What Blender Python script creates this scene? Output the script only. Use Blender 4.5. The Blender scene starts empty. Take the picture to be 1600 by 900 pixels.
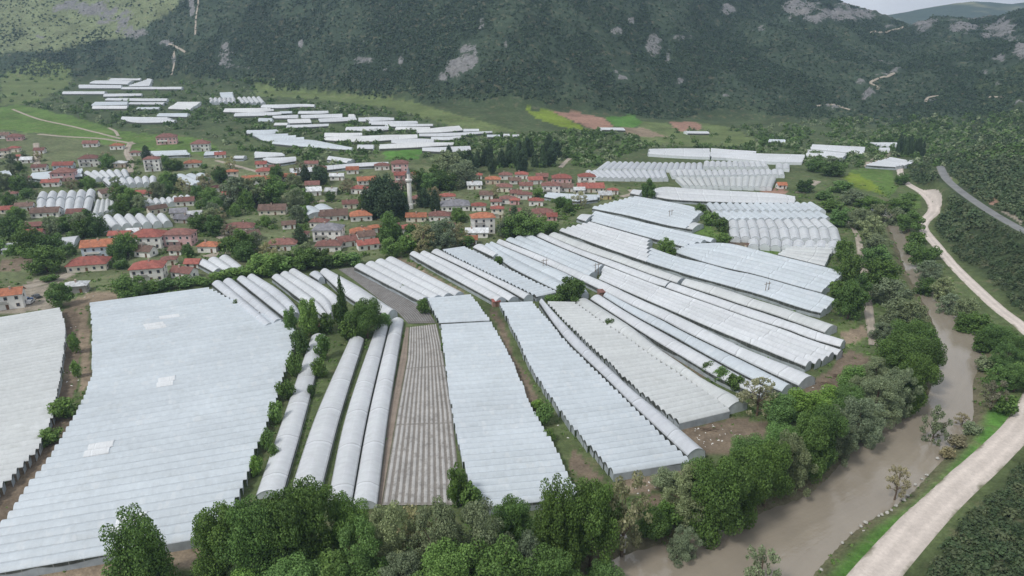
import bpy, math, random
import numpy as np
from mathutils import Vector, noise as mnoise
rng = np.random.default_rng(7)
random.seed(7)
scene = bpy.context.scene
COL = scene.collection

# ------------------------------------------------------------------ camera constants
F, PITCH, CAMH = 1080.0, math.radians(20.3), 100.0
SP, CP = math.sin(PITCH), math.cos(PITCH)

# ------------------------------------------------------------------ small maths
def sstep(a, b, x):
    t = np.clip((x - a) / (b - a), 0, 1)
    return t * t * (3 - 2 * t)

def ray(px, py):
    u, v = (px - 800) / F, (py - 450) / F
    return np.array([u, CP - v * SP, -SP - v * CP])

def plane_hit(px, py, z=0.0):
    d = ray(px, py)
    s = (z - CAMH) / d[2]
    return np.array([d[0] * s, d[1] * s])

def t_of_px(px):            # azimuth tangent of a far point
    return (px - 800) / F / CP

def hash2(ix, iy, seed):
    n = (ix.astype(np.int64) * 374761393 + iy.astype(np.int64) * 668265263 + seed * 974634737) & 0x7fffffff
    n = ((n ^ (n >> 13)) * 1274126177) & 0x7fffffff
    return ((n ^ (n >> 16)) & 0xffff) / 65535.0

def vnoise(x, y, seed=0):
    x = np.asarray(x, float); y = np.asarray(y, float)
    ix, iy = np.floor(x), np.floor(y)
    fx, fy = x - ix, y - iy
    fx = fx * fx * (3 - 2 * fx); fy = fy * fy * (3 - 2 * fy)
    a = hash2(ix, iy, seed); b = hash2(ix + 1, iy, seed); c = hash2(ix, iy + 1, seed); d = hash2(ix + 1, iy + 1, seed)
    return (a * (1 - fx) + b * fx) * (1 - fy) + (c * (1 - fx) + d * fx) * fy

def fbm(x, y, seed=0, octs=4, gain=.5):
    s, a, tot = 0, 1.0, 0
    for k in range(octs):
        s = s + a * vnoise(np.asarray(x) * 2 ** k + 17.3 * k, np.asarray(y) * 2 ** k - 9.1 * k, seed + k)
        tot += a; a *= gain
    return s / tot

def poly_dist(x, y, P):
    """distance to an open polyline and which side (positive: right of its direction)"""
    P = np.asarray(P)
    if np.ndim(x) == 1 and len(x) * len(P) < 400000:
        A = P[:-1]; AB = P[1:] - A
        rx = x[None] - A[:, 0:1]; ry = y[None] - A[:, 1:2]
        t = np.minimum(np.maximum((rx * AB[:, 0:1] + ry * AB[:, 1:2]) / (AB ** 2).sum(1)[:, None], 0), 1)
        d2 = (rx - t * AB[:, 0:1]) ** 2 + (ry - t * AB[:, 1:2]) ** 2
        k = d2.argmin(0); i = np.arange(len(x))
        return np.sqrt(d2[k, i]), -np.sign(AB[k, 0] * ry[k, i] - AB[k, 1] * rx[k, i]), k + t[k, i]
    best = np.full(np.shape(x), 1e9); side = np.zeros(np.shape(x)); par = np.zeros(np.shape(x))
    for k in range(len(P) - 1):
        a, b = P[k], P[k + 1]
        ab = b - a; L2 = ab @ ab
        t = np.clip(((x - a[0]) * ab[0] + (y - a[1]) * ab[1]) / L2, 0, 1)
        dx, dy = x - a[0] - t * ab[0], y - a[1] - t * ab[1]
        d = np.hypot(dx, dy)
        cr = ab[0] * (y - a[1]) - ab[1] * (x - a[0])
        m = d < best
        best = np.where(m, d, best); side = np.where(m, -np.sign(cr), side); par = np.where(m, k + t, par)
    return best, side, par

def in_poly(x, y, P):
    x = np.asarray(x, float); y = np.asarray(y, float)
    ins = np.zeros(x.shape, bool)
    n = len(P)
    for i in range(n):
        x1, y1 = P[i][0], P[i][1]; x2, y2 = P[(i + 1) % n][0], P[(i + 1) % n][1]
        if y1 == y2: continue
        c = ((y1 > y) != (y2 > y)) & (x < (x2 - x1) * (y - y1) / (y2 - y1) + x1)
        ins ^= c
    return ins

def resample(P, k):
    P = np.asarray(P, float)
    seg = np.r_[0, np.cumsum(np.linalg.norm(np.diff(P, axis=0), axis=1))]
    s = np.linspace(0, seg[-1], k)
    return np.stack([np.interp(s, seg, P[:, j]) for j in range(P.shape[1])], 1), seg[-1]

def smooth_line(P, k):
    """Catmull-Rom through P, resampled to k points"""
    P = np.asarray(P, float)
    Q = np.vstack([2 * P[0] - P[1], P, 2 * P[-1] - P[-2]])
    out = []
    for i in range(1, len(Q) - 2):
        for t in np.linspace(0, 1, 12, endpoint=False):
            a, b, c, d = Q[i - 1], Q[i], Q[i + 1], Q[i + 2]
            out.append(.5 * (2 * b + (c - a) * t + (2 * a - 5 * b + 4 * c - d) * t * t + (3 * b - a - 3 * c + d) * t ** 3))
    out.append(P[-1])
    return resample(np.array(out), k)[0]

# ------------------------------------------------------------------ the land
WATER_Z = -1.2
LB = [(1352,318),(1366,332),(1386,352),(1402,385),(1414,420),(1441,470),(1460,510),(1464,545),(1456,600),(1436,640),(1379,662),(1333,702),(1298,742),
      (1258,776),(1200,796),(1161,815),(1089,838),(1017,855),(959,873),(922,900),(880,960)]
RB = [(1378,314),(1392,334),(1408,358),(1424,392),(1440,420),(1472,470),(1528,525),(1534,560),(1520,600),(1521,650),(1500,690),(1455,738),
      (1414,780),(1352,818),(1315,850),(1272,897),(1215,970)]
LBW = smooth_line([plane_hit(*p, WATER_Z) for p in LB], 90)
RBW = smooth_line([plane_hit(*p, WATER_Z) for p in RB], 90)
RIVER = np.vstack([LBW, RBW[::-1]])
RIVER_C = np.vstack([RIVER, RIVER[:1]])

ROAD_PX = [(1413,252),(1406,263),(1413,283),(1440,300),(1456,315),(1459,330),(1445,345),(1443,358),(1465,385),(1490,415),(1520,445),(1560,482),(1600,513)]
ROADW = [plane_hit(*p) for p in ROAD_PX]
ROADW += [np.array([176., 205.]), plane_hit(1604, 650), plane_hit(1550, 712), plane_hit(1480, 775), plane_hit(1420, 838), plane_hit(1362, 905), plane_hit(1300, 985)]
ROADW = smooth_line(ROADW[::-1], 160)          # near -> far
HWY_PX = [(1469,260,7),(1478,278,8.5),(1500,298,9.5),(1540,326,11),(1580,350,12),(1625,374,13),(1700,410,14),(1800,455,15)]
HWY = [np.r_[plane_hit(a, b, z), z] for a, b, z in HWY_PX][::-1]
HWY = smooth_line(HWY, 60)
_e = plane_hit(1474, 238)
HILL_LINE = np.vstack([[30., 60.], ROADW, plane_hit(1440, 252.5), plane_hit(1458, 247), _e, [_e[0] + 170, _e[1] + 240]])

D0_PX = ([-700, 0, 200, 420, 600, 800, 1000, 1200, 1400, 1600, 2300], [1080, 1090, 1090, 970, 870, 800, 840, 860, 800, 700, 620])
R_PX = ([-700, 0, 900, 1050, 1150, 1220, 1280, 1325, 1360, 1385, 1404, 1420, 1436, 1462, 1500, 1527, 1550, 1600, 1700, 2300],
        [330, 320, 320, 270, 220, 185, 159, 143, 131, 121, 114, 117, 127, 123, 121, 122, 130, 146, 170, 240])

def H(x, y):
    x = np.asarray(x, float); y = np.asarray(y, float)
    t = x / np.maximum(y + 37, 1) * 1.0
    px = 800 + t * F / CP
    # alluvial fan under the terraces
    w = 1 - sstep(-0.05, 0.30, t)
    ramp = y - 400
    fan = .05 * np.where(ramp > 0, np.sqrt(ramp * ramp + 900) - 30, 0) * w
    # mountain
    d0 = np.interp(px, *D0_PX); R = np.interp(px, *R_PX)
    m = y - d0
    Lm = 560.
    u = np.clip(m / Lm, 0, 1)
    S = np.where(u < 1, 1.15 * u - .15 * u * u * u, 1.0)
    base = fan
    rise = np.maximum(R - base, 5) * S
    g = (fbm(x / 170, y / 300, 3, 4) - .5) * 2
    g2 = (fbm(x / 42, y / 60, 11, 3) - .5) * 2
    amp = sstep(0, 300, m) * (1 - .85 * sstep(.72, 1.0, u) * sstep(1150, 1330, px))
    rise = rise + amp * (34 * g + 9 * g2) + sstep(60, 300, m) * 3.0 * (vnoise(x / 13, y / 16, 21) - .5)
    z = base + np.where(m > 0, rise, 0) - np.where(m > Lm, (m - Lm) * .25, 0)
    # the wooded bank right of the gravel road
    near = (x > .35 * (y - 95) - 25) & (y < 900)
    if near.any():
        xs, ys = x[near] if x.ndim else x.reshape(1), y[near] if y.ndim else y.reshape(1)
        d, side, par = poly_dist(xs, ys, HILL_LINE)
        dd = np.where(side > 0, d, -d)
        hh = np.maximum(dd - 5.0, 0) * .42
        hh = 55 * (1 - np.exp(-hh / 55)) + sstep(8, 40, dd) * 3.5 * (fbm(xs / 22, ys / 22, 31, 3) - .5)
        hh = hh * (1 - sstep(620, 860, ys))
        dh, _, ph = poly_dist(xs, ys, HWY[:, :2])
        zh = np.interp(ph, np.arange(len(HWY)), HWY[:, 2])
        wh = 1 - sstep(5.5, 13, dh)
        hh = np.where(ys < 560, hh * (1 - wh) + zh * wh, hh)
        sd, _, _ = poly_dist(xs, ys, RIVER_C)
        ins = in_poly(xs, ys, RIVER)
        zr = np.where(ins, WATER_Z - 1.6 * sstep(0, 4, sd), WATER_Z * (1 - sstep(0, 3.2, sd)))
        zz = (z[near] if z.ndim else z.reshape(1)) + hh + zr
        if z.ndim: z[near] = zz
        else: z = zz[0]
    return z

_S = np.r_[np.linspace(60, 700, 44), np.linspace(720, 2600, 60)]
def unproj(px, py, dz=0.0):
    """where the line of sight through a photo pixel meets the land (raised by dz)"""
    d = ray(px, py)
    if py > 470 and px < 1250:
        return plane_hit(px, py, dz)
    X, Y, Z = d[0] * _S, d[1] * _S, CAMH + d[2] * _S
    g = Z - (H(X, Y) + dz)
    k = np.argmax(g < 0)
    if g[k] >= 0: k = len(_S) - 1
    k = max(k, 1)
    S2 = np.linspace(_S[k - 1], _S[k], 14)
    g = CAMH + d[2] * S2 - (H(d[0] * S2, d[1] * S2) + dz)
    k = max(int(np.argmax(g < 0)) if (g < 0).any() else 13, 1)
    a = g[k - 1] / (g[k - 1] - g[k]) if g[k - 1] != g[k] else 0
    s = S2[k - 1] + (S2[k] - S2[k - 1]) * min(max(a, 0), 1)
    return np.array([d[0] * s, d[1] * s])

def hz(p):
    return float(H(np.array([p[0]]), np.array([p[1]]))[0])

def px_per_m(p):
    return F / (p[1] * CP + (CAMH - hz(p)) * SP)

# ------------------------------------------------------------------ mesh helpers
def link_mesh(name, V, Fc, mat=None, parent=None, uv=None, colors=None, smooth=False, mats=None, midx=None):
    me = bpy.data.meshes.new(name)
    me.from_pydata([tuple(map(float, v)) for v in V], [], [tuple(int(i) for i in f) for f in Fc])
    if uv is not None:
        l = me.uv_layers.new(name='UVMap')
        flat = np.asarray(uv, np.float32)
        vi = np.empty(len(me.loops), np.int32); me.loops.foreach_get('vertex_index', vi)
        l.data.foreach_set('uv', flat[vi].ravel())
    if colors is not None:
        a = me.color_attributes.new('tint', 'FLOAT_COLOR', 'POINT')
        a.data.foreach_set('color', np.asarray(colors, np.float32).ravel())
    for m in (mats or ([mat] if mat else [])):
        me.materials.append(m)
    if midx is not None: me.polygons.foreach_set('material_index', np.asarray(midx, np.int32))
    if smooth: me.polygons.foreach_set('use_smooth', np.ones(len(me.polygons), bool))
    me.update()
    o = bpy.data.objects.new(name, me)
    COL.objects.link(o)
    if parent is not None: o.parent = parent
    return o

def link_np(name, V, loops, counts, mat, colors=None, smooth=False):
    """fast path: loops is a flat vertex index array, counts the corners per face (a constant)"""
    me = bpy.data.meshes.new(name)
    V = np.asarray(V, np.float32)
    nf = len(loops) // counts
    me.vertices.add(len(V)); me.vertices.foreach_set('co', V.ravel())
    me.loops.add(len(loops)); me.loops.foreach_set('vertex_index', np.asarray(loops, np.int32))
    me.polygons.add(nf)
    me.polygons.foreach_set('loop_start', np.arange(0, nf * counts, counts, dtype=np.int32))
    if colors is not None:
        a = me.color_attributes.new('tint', 'FLOAT_COLOR', 'POINT')
        a.data.foreach_set('color', np.asarray(colors, np.float32).ravel())
    me.materials.append(mat)
    if smooth: me.polygons.foreach_set('use_smooth', np.ones(nf, bool))
    me.update(calc_edges=True)
    me.validate()
    return me

def tag(o, label=None, cat=None, group=None, kind=None):
    if label: o['label'] = label
    if cat: o['category'] = cat
    if group: o['group'] = group
    if kind: o['kind'] = kind
    return o

def empty(name, loc, rz=0.0):
    o = bpy.data.objects.new(name, None)
    o.empty_display_size = .5
    o.location = loc; o.rotation_euler = (0, 0, rz)
    COL.objects.link(o)
    return o

class MB:
    """collects simple solids into one mesh"""
    def __init__(s): s.V = []; s.F = []
    def add(s, V, Fc):
        k = len(s.V); s.V += [tuple(v) for v in V]; s.F += [tuple(i + k for i in f) for f in Fc]
    def box(s, x0, y0, z0, x1, y1, z1):
        s.add([(x0,y0,z0),(x1,y0,z0),(x1,y1,z0),(x0,y1,z0),(x0,y0,z1),(x1,y0,z1),(x1,y1,z1),(x0,y1,z1)],
              [(0,3,2,1),(4,5,6,7),(0,1,5,4),(1,2,6,5),(2,3,7,6),(3,0,4,7)])
    def tube(s, pts, rad, n=7):
        rings = []
        for i, p in enumerate(pts):
            p = Vector(p); q = Vector(pts[min(i + 1, len(pts) - 1)]); r = Vector(pts[max(i - 1, 0)])
            d = (q - r).normalized()
            a = d.orthogonal().normalized(); b = d.cross(a)
            rr = rad[i] if hasattr(rad, '__len__') else rad
            rings.append([p + (a * math.cos(6.2832 * k / n) + b * math.sin(6.2832 * k / n)) * rr for k in range(n)])
        V = [v for r in rings for v in r]; Fc = []
        for i in range(len(rings) - 1):
            for k in range(n):
                Fc.append((i * n + k, i * n + (k + 1) % n, (i + 1) * n + (k + 1) % n, (i + 1) * n + k))
        Fc.append(tuple(range(n - 1, -1, -1))); Fc.append(tuple((len(rings) - 1) * n + k for k in range(n)))
        s.add(V, Fc)
    def lathe(s, prof, n=16):
        V = []; Fc = []
        for r, z in prof:
            V += [(r * math.cos(6.2832 * k / n), r * math.sin(6.2832 * k / n), z) for k in range(n)]
        for i in range(len(prof) - 1):
            for k in range(n):
                Fc.append((i * n + k, i * n + (k + 1) % n, (i + 1) * n + (k + 1) % n, (i + 1) * n + k))
        Fc.append(tuple(range(n - 1, -1, -1))); Fc.append(tuple((len(prof) - 1) * n + k for k in range(n)))
        s.add(V, Fc)
    def build(s, name, mat, parent=None, smooth=False):
        return link_mesh(name, s.V, s.F, mat, parent, smooth=smooth)

_ONES = 'first second third fourth fifth sixth seventh eighth ninth tenth eleventh twelfth thirteenth fourteenth fifteenth sixteenth seventeenth eighteenth nineteenth'.split()
_TENS = {2: 'twent', 3: 'thirt', 4: 'fort', 5: 'fift', 6: 'sixt', 7: 'sevent', 8: 'eight', 9: 'ninet'}
def ordinal(n):
    if n < 20: return _ONES[n - 1]
    if n >= 100: return 'hundred-and-' + ordinal(n - 100) if n > 100 else 'hundredth'
    t, o = divmod(n, 10)
    return _TENS[t] + ('ieth' if o == 0 else 'y-' + _ONES[o - 1])

# ------------------------------------------------------------------ materials
def mat_new(name):
    m = bpy.data.materials.new(name); m.use_nodes = True
    nt = m.node_tree; nt.nodes.clear()
    return m, nt, nt.nodes.new('ShaderNodeOutputMaterial')

class NT:
    def __init__(s, nt): s.nt = nt
    def n(s, t, **kw):
        nd = s.nt.nodes.new(t)
        for k, v in kw.items():
            if k.startswith('i_'):
                key = k[2:]; key = int(key) if key.isdigit() else key.replace('_', ' ')
                s.set(nd.inputs[key], v)
            else: setattr(nd, k, v)
        return nd
    def set(s, inp, v):
        if isinstance(v, bpy.types.NodeSocket): s.nt.links.new(v, inp)
        else: inp.default_value = v
    def math(s, op, a, b=0.0, clamp=False):
        nd = s.nt.nodes.new('ShaderNodeMath'); nd.operation = op; nd.use_clamp = clamp
        s.set(nd.inputs[0], a); s.set(nd.inputs[1], b)
        return nd.outputs[0]
    def noise(s, vec, scale, detail=3, rough=.55):
        nd = s.n('ShaderNodeTexNoise'); s.set(nd.inputs['Scale'], scale); s.set(nd.inputs['Detail'], detail); s.set(nd.inputs['Roughness'], rough)
        if vec is not None: s.set(nd.inputs['Vector'], vec)
        return nd.outputs['Fac']
    def mapr(s, v, a, b, c, d):
        nd = s.n('ShaderNodeMapRange'); s.set(nd.inputs[0], v)
        for k, w in enumerate((a, b, c, d)): s.set(nd.inputs[k + 1], w)
        return nd.outputs[0]
    def mix(s, f, a, b, blend='MIX'):
        nd = s.nt.nodes.new('ShaderNodeMix'); nd.data_type = 'RGBA'; nd.blend_type = blend
        s.set(nd.inputs[0], f)
        for i, v in ((6, a), (7, b)):
            if not isinstance(v, bpy.types.NodeSocket) and len(v) == 3: v = (*v, 1)
            s.set(nd.inputs[i], v)
        return nd.outputs[2]
    def gain(s, col, f):
        nd = s.nt.nodes.new('ShaderNodeVectorMath'); nd.operation = 'SCALE'
        s.set(nd.inputs[0], col); s.set(nd.inputs['Scale'], f)
        return nd.outputs[0]
    def pos(s): return s.n('ShaderNodeNewGeometry').outputs['Position']
    def bsdf(s, out, col, rough=.8, spec=.3, bump=None, bstr=.3, bdist=.1, trans=0.0, tcol=None):
        b = s.n('ShaderNodeBsdfPrincipled')
        s.set(b.inputs['Base Color'], col if isinstance(col, bpy.types.NodeSocket) else (*col[:3], 1))
        s.set(b.inputs['Roughness'], rough); s.set(b.inputs['Specular IOR Level'], spec)
        if bump is not None:
            bp = s.n('ShaderNodeBump'); s.set(bp.inputs['Height'], bump); bp.inputs['Strength'].default_value = bstr; bp.inputs['Distance'].default_value = bdist
            s.nt.links.new(bp.outputs[0], b.inputs['Normal'])
        sh = b.outputs[0]
        if trans:
            tr = s.n('ShaderNodeBsdfTranslucent'); s.set(tr.inputs[0], tcol if tcol is not None else (col if isinstance(col, bpy.types.NodeSocket) else (*col[:3], 1)))
            mx = s.n('ShaderNodeMixShader'); mx.inputs[0].default_value = trans
            s.nt.links.new(sh, mx.inputs[1]); s.nt.links.new(tr.outputs[0], mx.inputs[2]); sh = mx.outputs[0]
        s.nt.links.new(sh, out.inputs[0])
        return b

def plain(name, col, rough=.75, spec=.25, var=.18, scale=.6, bump=0.0):
    m, nt, out = mat_new(name); N = NT(nt)
    tc = N.n('ShaderNodeTexCoord').outputs['Object']
    nz = N.noise(tc, scale, 4)
    oi = N.n('ShaderNodeObjectInfo').outputs['Random']
    f = N.math('MULTIPLY', N.mapr(nz, .25, .75, 1 - var, 1 + var), N.mapr(oi, 0, 1, .88, 1.1))
    c = N.gain((col[0], col[1], col[2]), f)
    N.bsdf(out, c, rough, spec, bump=N.noise(tc, scale * 6, 2) if bump else None, bstr=bump)
    return m

def roof_mat(name, col):
    m, nt, out = mat_new(name); N = NT(nt)
    tc = N.n('ShaderNodeTexCoord').outputs['Object']
    nz = N.noise(tc, .7, 4); n2 = N.noise(tc, 3.5, 2)
    oi = N.n('ShaderNodeObjectInfo').outputs['Random']
    f = N.math('MULTIPLY', N.mapr(nz, .3, .7, .68, 1.22), N.mapr(oi, 0, 1, .78, 1.2))
    f = N.math('MULTIPLY', f, N.mapr(n2, .3, .7, .85, 1.12))
    wv = N.n('ShaderNodeTexWave', wave_type='BANDS', bands_direction='Z'); wv.inputs['Scale'].default_value = 2.2; N.set(wv.inputs['Vector'], tc)
    c = N.mix(N.mapr(N.noise(tc, .45, 3), .56, .72, 0, .55), N.gain(tuple(col), f), N.gain((.13, .10, .085), f))
    N.bsdf(out, c, .8, .2, bump=wv.outputs['Fac'], bstr=.4, bdist=.08)
    return m

def film_mat(name, col):
    """greenhouse film; UV: u = metres along the tunnel, v = bay number + place across it"""
    m, nt, out = mat_new(name); N = NT(nt)
    uvn = N.n('ShaderNodeUVMap', uv_map='UVMap').outputs[0]
    sx = N.n('ShaderNodeSeparateXYZ'); N.set(sx.inputs[0], uvn)
    u, v = sx.outputs[0], sx.outputs[1]
    fr = N.math('FRACT', v)
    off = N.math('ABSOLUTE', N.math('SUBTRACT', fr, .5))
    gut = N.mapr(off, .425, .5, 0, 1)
    ridge = N.mapr(off, 0, .05, 1, 0)
    hoop = N.mapr(N.math('ABSOLUTE', N.math('SUBTRACT', N.math('FRACT', N.math('DIVIDE', u, 2.4)), .5)), 0, .05, 1, 0)  # darker crosslines put the shadows of the hoops into the film colour
    p = N.pos()
    tnode = N.n('ShaderNodeVertexColor', layer_name='tint'); tin = tnode.outputs['Color']
    d1 = N.noise(p, .05, 4, .6); d2 = N.noise(p, .6, 4, .6)
    cs = N.n('ShaderNodeCombineXYZ'); N.set(cs.inputs[0], N.math('MULTIPLY', u, .9)); N.set(cs.inputs[1], N.math('MULTIPLY', v, 1.5))
    d3 = N.noise(cs.outputs[0], 1.0, 4, .6)
    f = N.math('MULTIPLY', N.mapr(d1, .3, .7, .93, 1.05), N.mapr(d2, .3, .7, .955, 1.035))
    f = N.math('MULTIPLY', f, N.mapr(d3, .3, .75, .93, 1.04))
    f = N.math('SUBTRACT', f, N.math('MULTIPLY', N.math('MULTIPLY', hoop, N.mapr(tnode.outputs['Alpha'], .7, 1, .15, 1)), N.mapr(d2, .3, .7, .03, .10)))  # hoop darkens the film here as painted hoop shadows
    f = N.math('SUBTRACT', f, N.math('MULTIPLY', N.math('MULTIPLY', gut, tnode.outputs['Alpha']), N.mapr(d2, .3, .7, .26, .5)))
    f = N.math('ADD', f, N.math('MULTIPLY', ridge, .03))
    lip = N.math('MULTIPLY', N.mapr(off, .405, .425, 0, 1), N.mapr(off, .45, .43, 0, 1))
    f = N.math('ADD', f, N.math('MULTIPLY', lip, N.mapr(d3, .42, .6, 0, .13)))
    lap = N.math('FRACT', N.math('DIVIDE', N.math('ADD', u, N.math('MULTIPLY', d1, 6.0)), 17.0))
    f = N.math('ADD', f, N.math('MULTIPLY', N.math('MULTIPLY', N.mapr(lap, .0, .05, .14, .05), N.math('LESS_THAN', lap, .055)), N.mapr(tnode.outputs['Alpha'], .7, 1, 0, 1)))
    f = N.math('SUBTRACT', f, N.math('MULTIPLY', N.math('MULTIPLY', N.math('GREATER_THAN', lap, .978), .2), N.mapr(tnode.outputs['Alpha'], .7, 1, 0, 1)))
    c = N.gain(N.mix(1.0, tuple(col), tin, 'MULTIPLY'), f)
    c = N.mix(N.mapr(N.noise(p, .17, 5, .7), .55, .75, 0, .30), c, (.46, .47, .45))
    c = N.mix(N.mapr(N.noise(cs.outputs[0], .35, 3, .5), .60, .64, 0, .25), c, (.86, .88, .9))
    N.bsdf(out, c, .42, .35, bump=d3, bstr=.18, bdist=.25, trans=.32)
    return m

def wall_film_mat():
    m, nt, out = mat_new('side_curtain_film'); N = NT(nt)
    uvn = N.n('ShaderNodeUVMap', uv_map='UVMap').outputs[0]
    sx = N.n('ShaderNodeSeparateXYZ'); N.set(sx.inputs[0], uvn)
    u, v = sx.outputs[0], sx.outputs[1]
    p = N.pos(); nz = N.noise(p, .4, 4)
    band = N.mapr(N.math('ADD', v, N.mapr(N.noise(p, .06, 2), .3, .7, -.22, .22)), .5, .56, 0, 1)
    post = N.mapr(N.math('ABSOLUTE', N.math('SUBTRACT', N.math('FRACT', N.math('DIVIDE', u, 2.4)), .5)), 0, .05, 1, 0)
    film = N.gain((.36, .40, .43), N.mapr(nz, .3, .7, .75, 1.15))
    vent_shade = N.gain((.07, .078, .07), N.mapr(nz, .3, .7, .6, 1.4))  # upper band painted dark, as the shaded inside seen through open sides
    c = N.mix(band, film, vent_shade)
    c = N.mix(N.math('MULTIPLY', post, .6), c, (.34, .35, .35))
    N.bsdf(out, c, .55, .3)
    return m

def leaf_mat(name, c0, c1, c2, trans=.22):
    m, nt, out = mat_new(name); N = NT(nt)
    tin = N.n('ShaderNodeVertexColor', layer_name='tint').outputs['Color']
    sx = N.n('ShaderNodeSeparateColor'); N.set(sx.inputs[0], tin)
    oi = N.n('ShaderNodeObjectInfo').outputs['Random']
    tc = N.n('ShaderNodeTexCoord').outputs['Object']
    nz = N.noise(tc, .55, 3)
    c = N.mix(N.mapr(nz, .35, .65, 0, 1), c0, c1)
    c = N.mix(N.math('MULTIPLY', sx.outputs[0], .75), c, c2)
    r2 = N.math('FRACT', N.math('MULTIPLY', oi, 7.13))
    c = N.mix(N.math('MULTIPLY', r2, .6), c, N.mix(1.0, c, (1.28, 1.12, .74), 'MULTIPLY'))
    c = N.gain(c, N.math('MULTIPLY', N.mapr(oi, 0, 1, .75, 1.25), N.mapr(sx.outputs[1], 0, 1, .75, 1.25)))
    N.bsdf(out, c, .6, .25, trans=trans)
    return m

M = {}
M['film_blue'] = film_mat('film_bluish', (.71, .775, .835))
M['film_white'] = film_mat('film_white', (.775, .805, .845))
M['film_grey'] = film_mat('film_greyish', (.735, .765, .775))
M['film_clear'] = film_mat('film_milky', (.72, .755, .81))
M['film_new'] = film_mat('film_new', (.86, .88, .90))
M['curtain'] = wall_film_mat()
M['end'] = plain('end_wall_film', (.50, .54, .57), .5, .3, .2, .5)
M['end_light'] = plain('end_wall_white_film', (.64, .68, .71), .5, .3, .1, .5)
M['gap_dark'] = plain('open_side_shadow', (.10, .11, .10), .8, .1, .2, .5)  # side walls coloured dark to paint the shadow under the terrace roofs
M['post'] = plain('galvanised_post', (.30, .31, .31), .5, .4)
M['w_white'] = plain('plaster_white', (.74, .73, .70), .8, .2, .12, .5)
M['w_cream'] = plain('plaster_cream', (.70, .65, .55), .8, .2, .12, .5)
M['w_beige'] = plain('plaster_beige', (.52, .44, .35), .8, .2, .15, .5)
M['w_pink'] = plain('plaster_pink', (.62, .40, .40), .8, .2, .12, .5)
M['w_blue'] = plain('plaster_pale_blue', (.55, .62, .70), .8, .2, .12, .5)
M['w_brick'] = plain('brick_wall', (.29, .19, .15), .85, .2, .25, 1.5)
M['w_grey'] = plain('cement_wall', (.36, .35, .33), .85, .2, .2, .8)
M['w_yellow'] = plain('plaster_yellow', (.60, .50, .26), .8, .2, .12, .5)
M['r_orange'] = roof_mat('tile_orange', (.36, .145, .085))
M['r_red'] = roof_mat('tile_red', (.30, .105, .085))
M['r_brick'] = roof_mat('tile_faded_red', (.20, .10, .085))
M['r_brown'] = roof_mat('tile_brown', (.165, .11, .09))
M['r_grey'] = roof_mat('sheet_grey', (.20, .20, .22))
M['r_white'] = roof_mat('sheet_pale', (.56, .58, .60))
M['pane'] = plain('dark_glass', (.045, .055, .07), .15, .6, .2)
M['door'] = plain('door_wood', (.16, .09, .055), .6, .3)
M['chim'] = plain('chimney_render', (.42, .33, .28), .85, .2)
M['conc'] = plain('concrete', (.46, .45, .43), .85, .2, .2, .8)
M['wood'] = plain('weathered_wood', (.20, .15, .11), .85, .15, .25, 1.0)
M['bark'] = plain('bark', (.12, .09, .065), .9, .1, .3, 2.0)
M['stone'] = plain('river_stone', (.40, .39, .36), .9, .15, .3, 2.0)
M['marble'] = plain('minaret_white', (.78, .77, .74), .7, .25, .08, .4)
M['lead'] = plain('lead_cone', (.18, .20, .22), .5, .4)
M['rubber'] = plain('rubber', (.02, .02, .02), .8, .2)
M['metal'] = plain('rim_metal', (.4, .4, .42), .4, .5)
M['paint_blue'] = plain('car_blue', (.06, .10, .22), .3, .5, .05)
M['paint_white'] = plain('car_white', (.7, .7, .7), .3, .5, .05)
M['paint_dark'] = plain('car_dark', (.05, .055, .06), .3, .5, .05)
M['lamp'] = plain('lamp_glass', (.7, .7, .65), .2, .5, .05)
M['leaf_dark'] = leaf_mat('leaf_dark_green', (.064, .126, .034), (.092, .172, .045), (.138, .232, .066))
M['leaf_mid'] = leaf_mat('leaf_mid_green', (0.091, 0.175, 0.050), (0.123, 0.224, 0.067), (0.175, 0.294, 0.091))
M['leaf_bright'] = leaf_mat('leaf_bright_green', (0.115, 0.230, 0.049), (0.149, 0.277, 0.061), (0.216, 0.351, 0.095))
M['leaf_willow'] = leaf_mat('leaf_grey_green', (0.152, 0.210, 0.123), (0.196, 0.254, 0.152), (0.275, 0.334, 0.217))
M['leaf_pale'] = leaf_mat('leaf_pale_flower', (0.210, 0.238, 0.126), (0.280, 0.301, 0.175), (0.476, 0.462, 0.336))
M['leaf_pine'] = leaf_mat('needle_dark', (.042, .078, .042), (.055, .10, .05), (.078, .132, .066), .1)
M['leaf_bare'] = leaf_mat('leaf_sparse_brown', (0.210, 0.210, 0.140), (0.252, 0.238, 0.168), (0.308, 0.294, 0.210))
M['scrub'] = leaf_mat('scrub_leaf', (.034, .064, .036), (.049, .088, .045), (.078, .122, .066), .12)
M['leaf_shrub'] = leaf_mat('hillside_shrub', (.044, .078, .034), (.066, .105, .044), (.125, .145, .075), .15)
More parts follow.
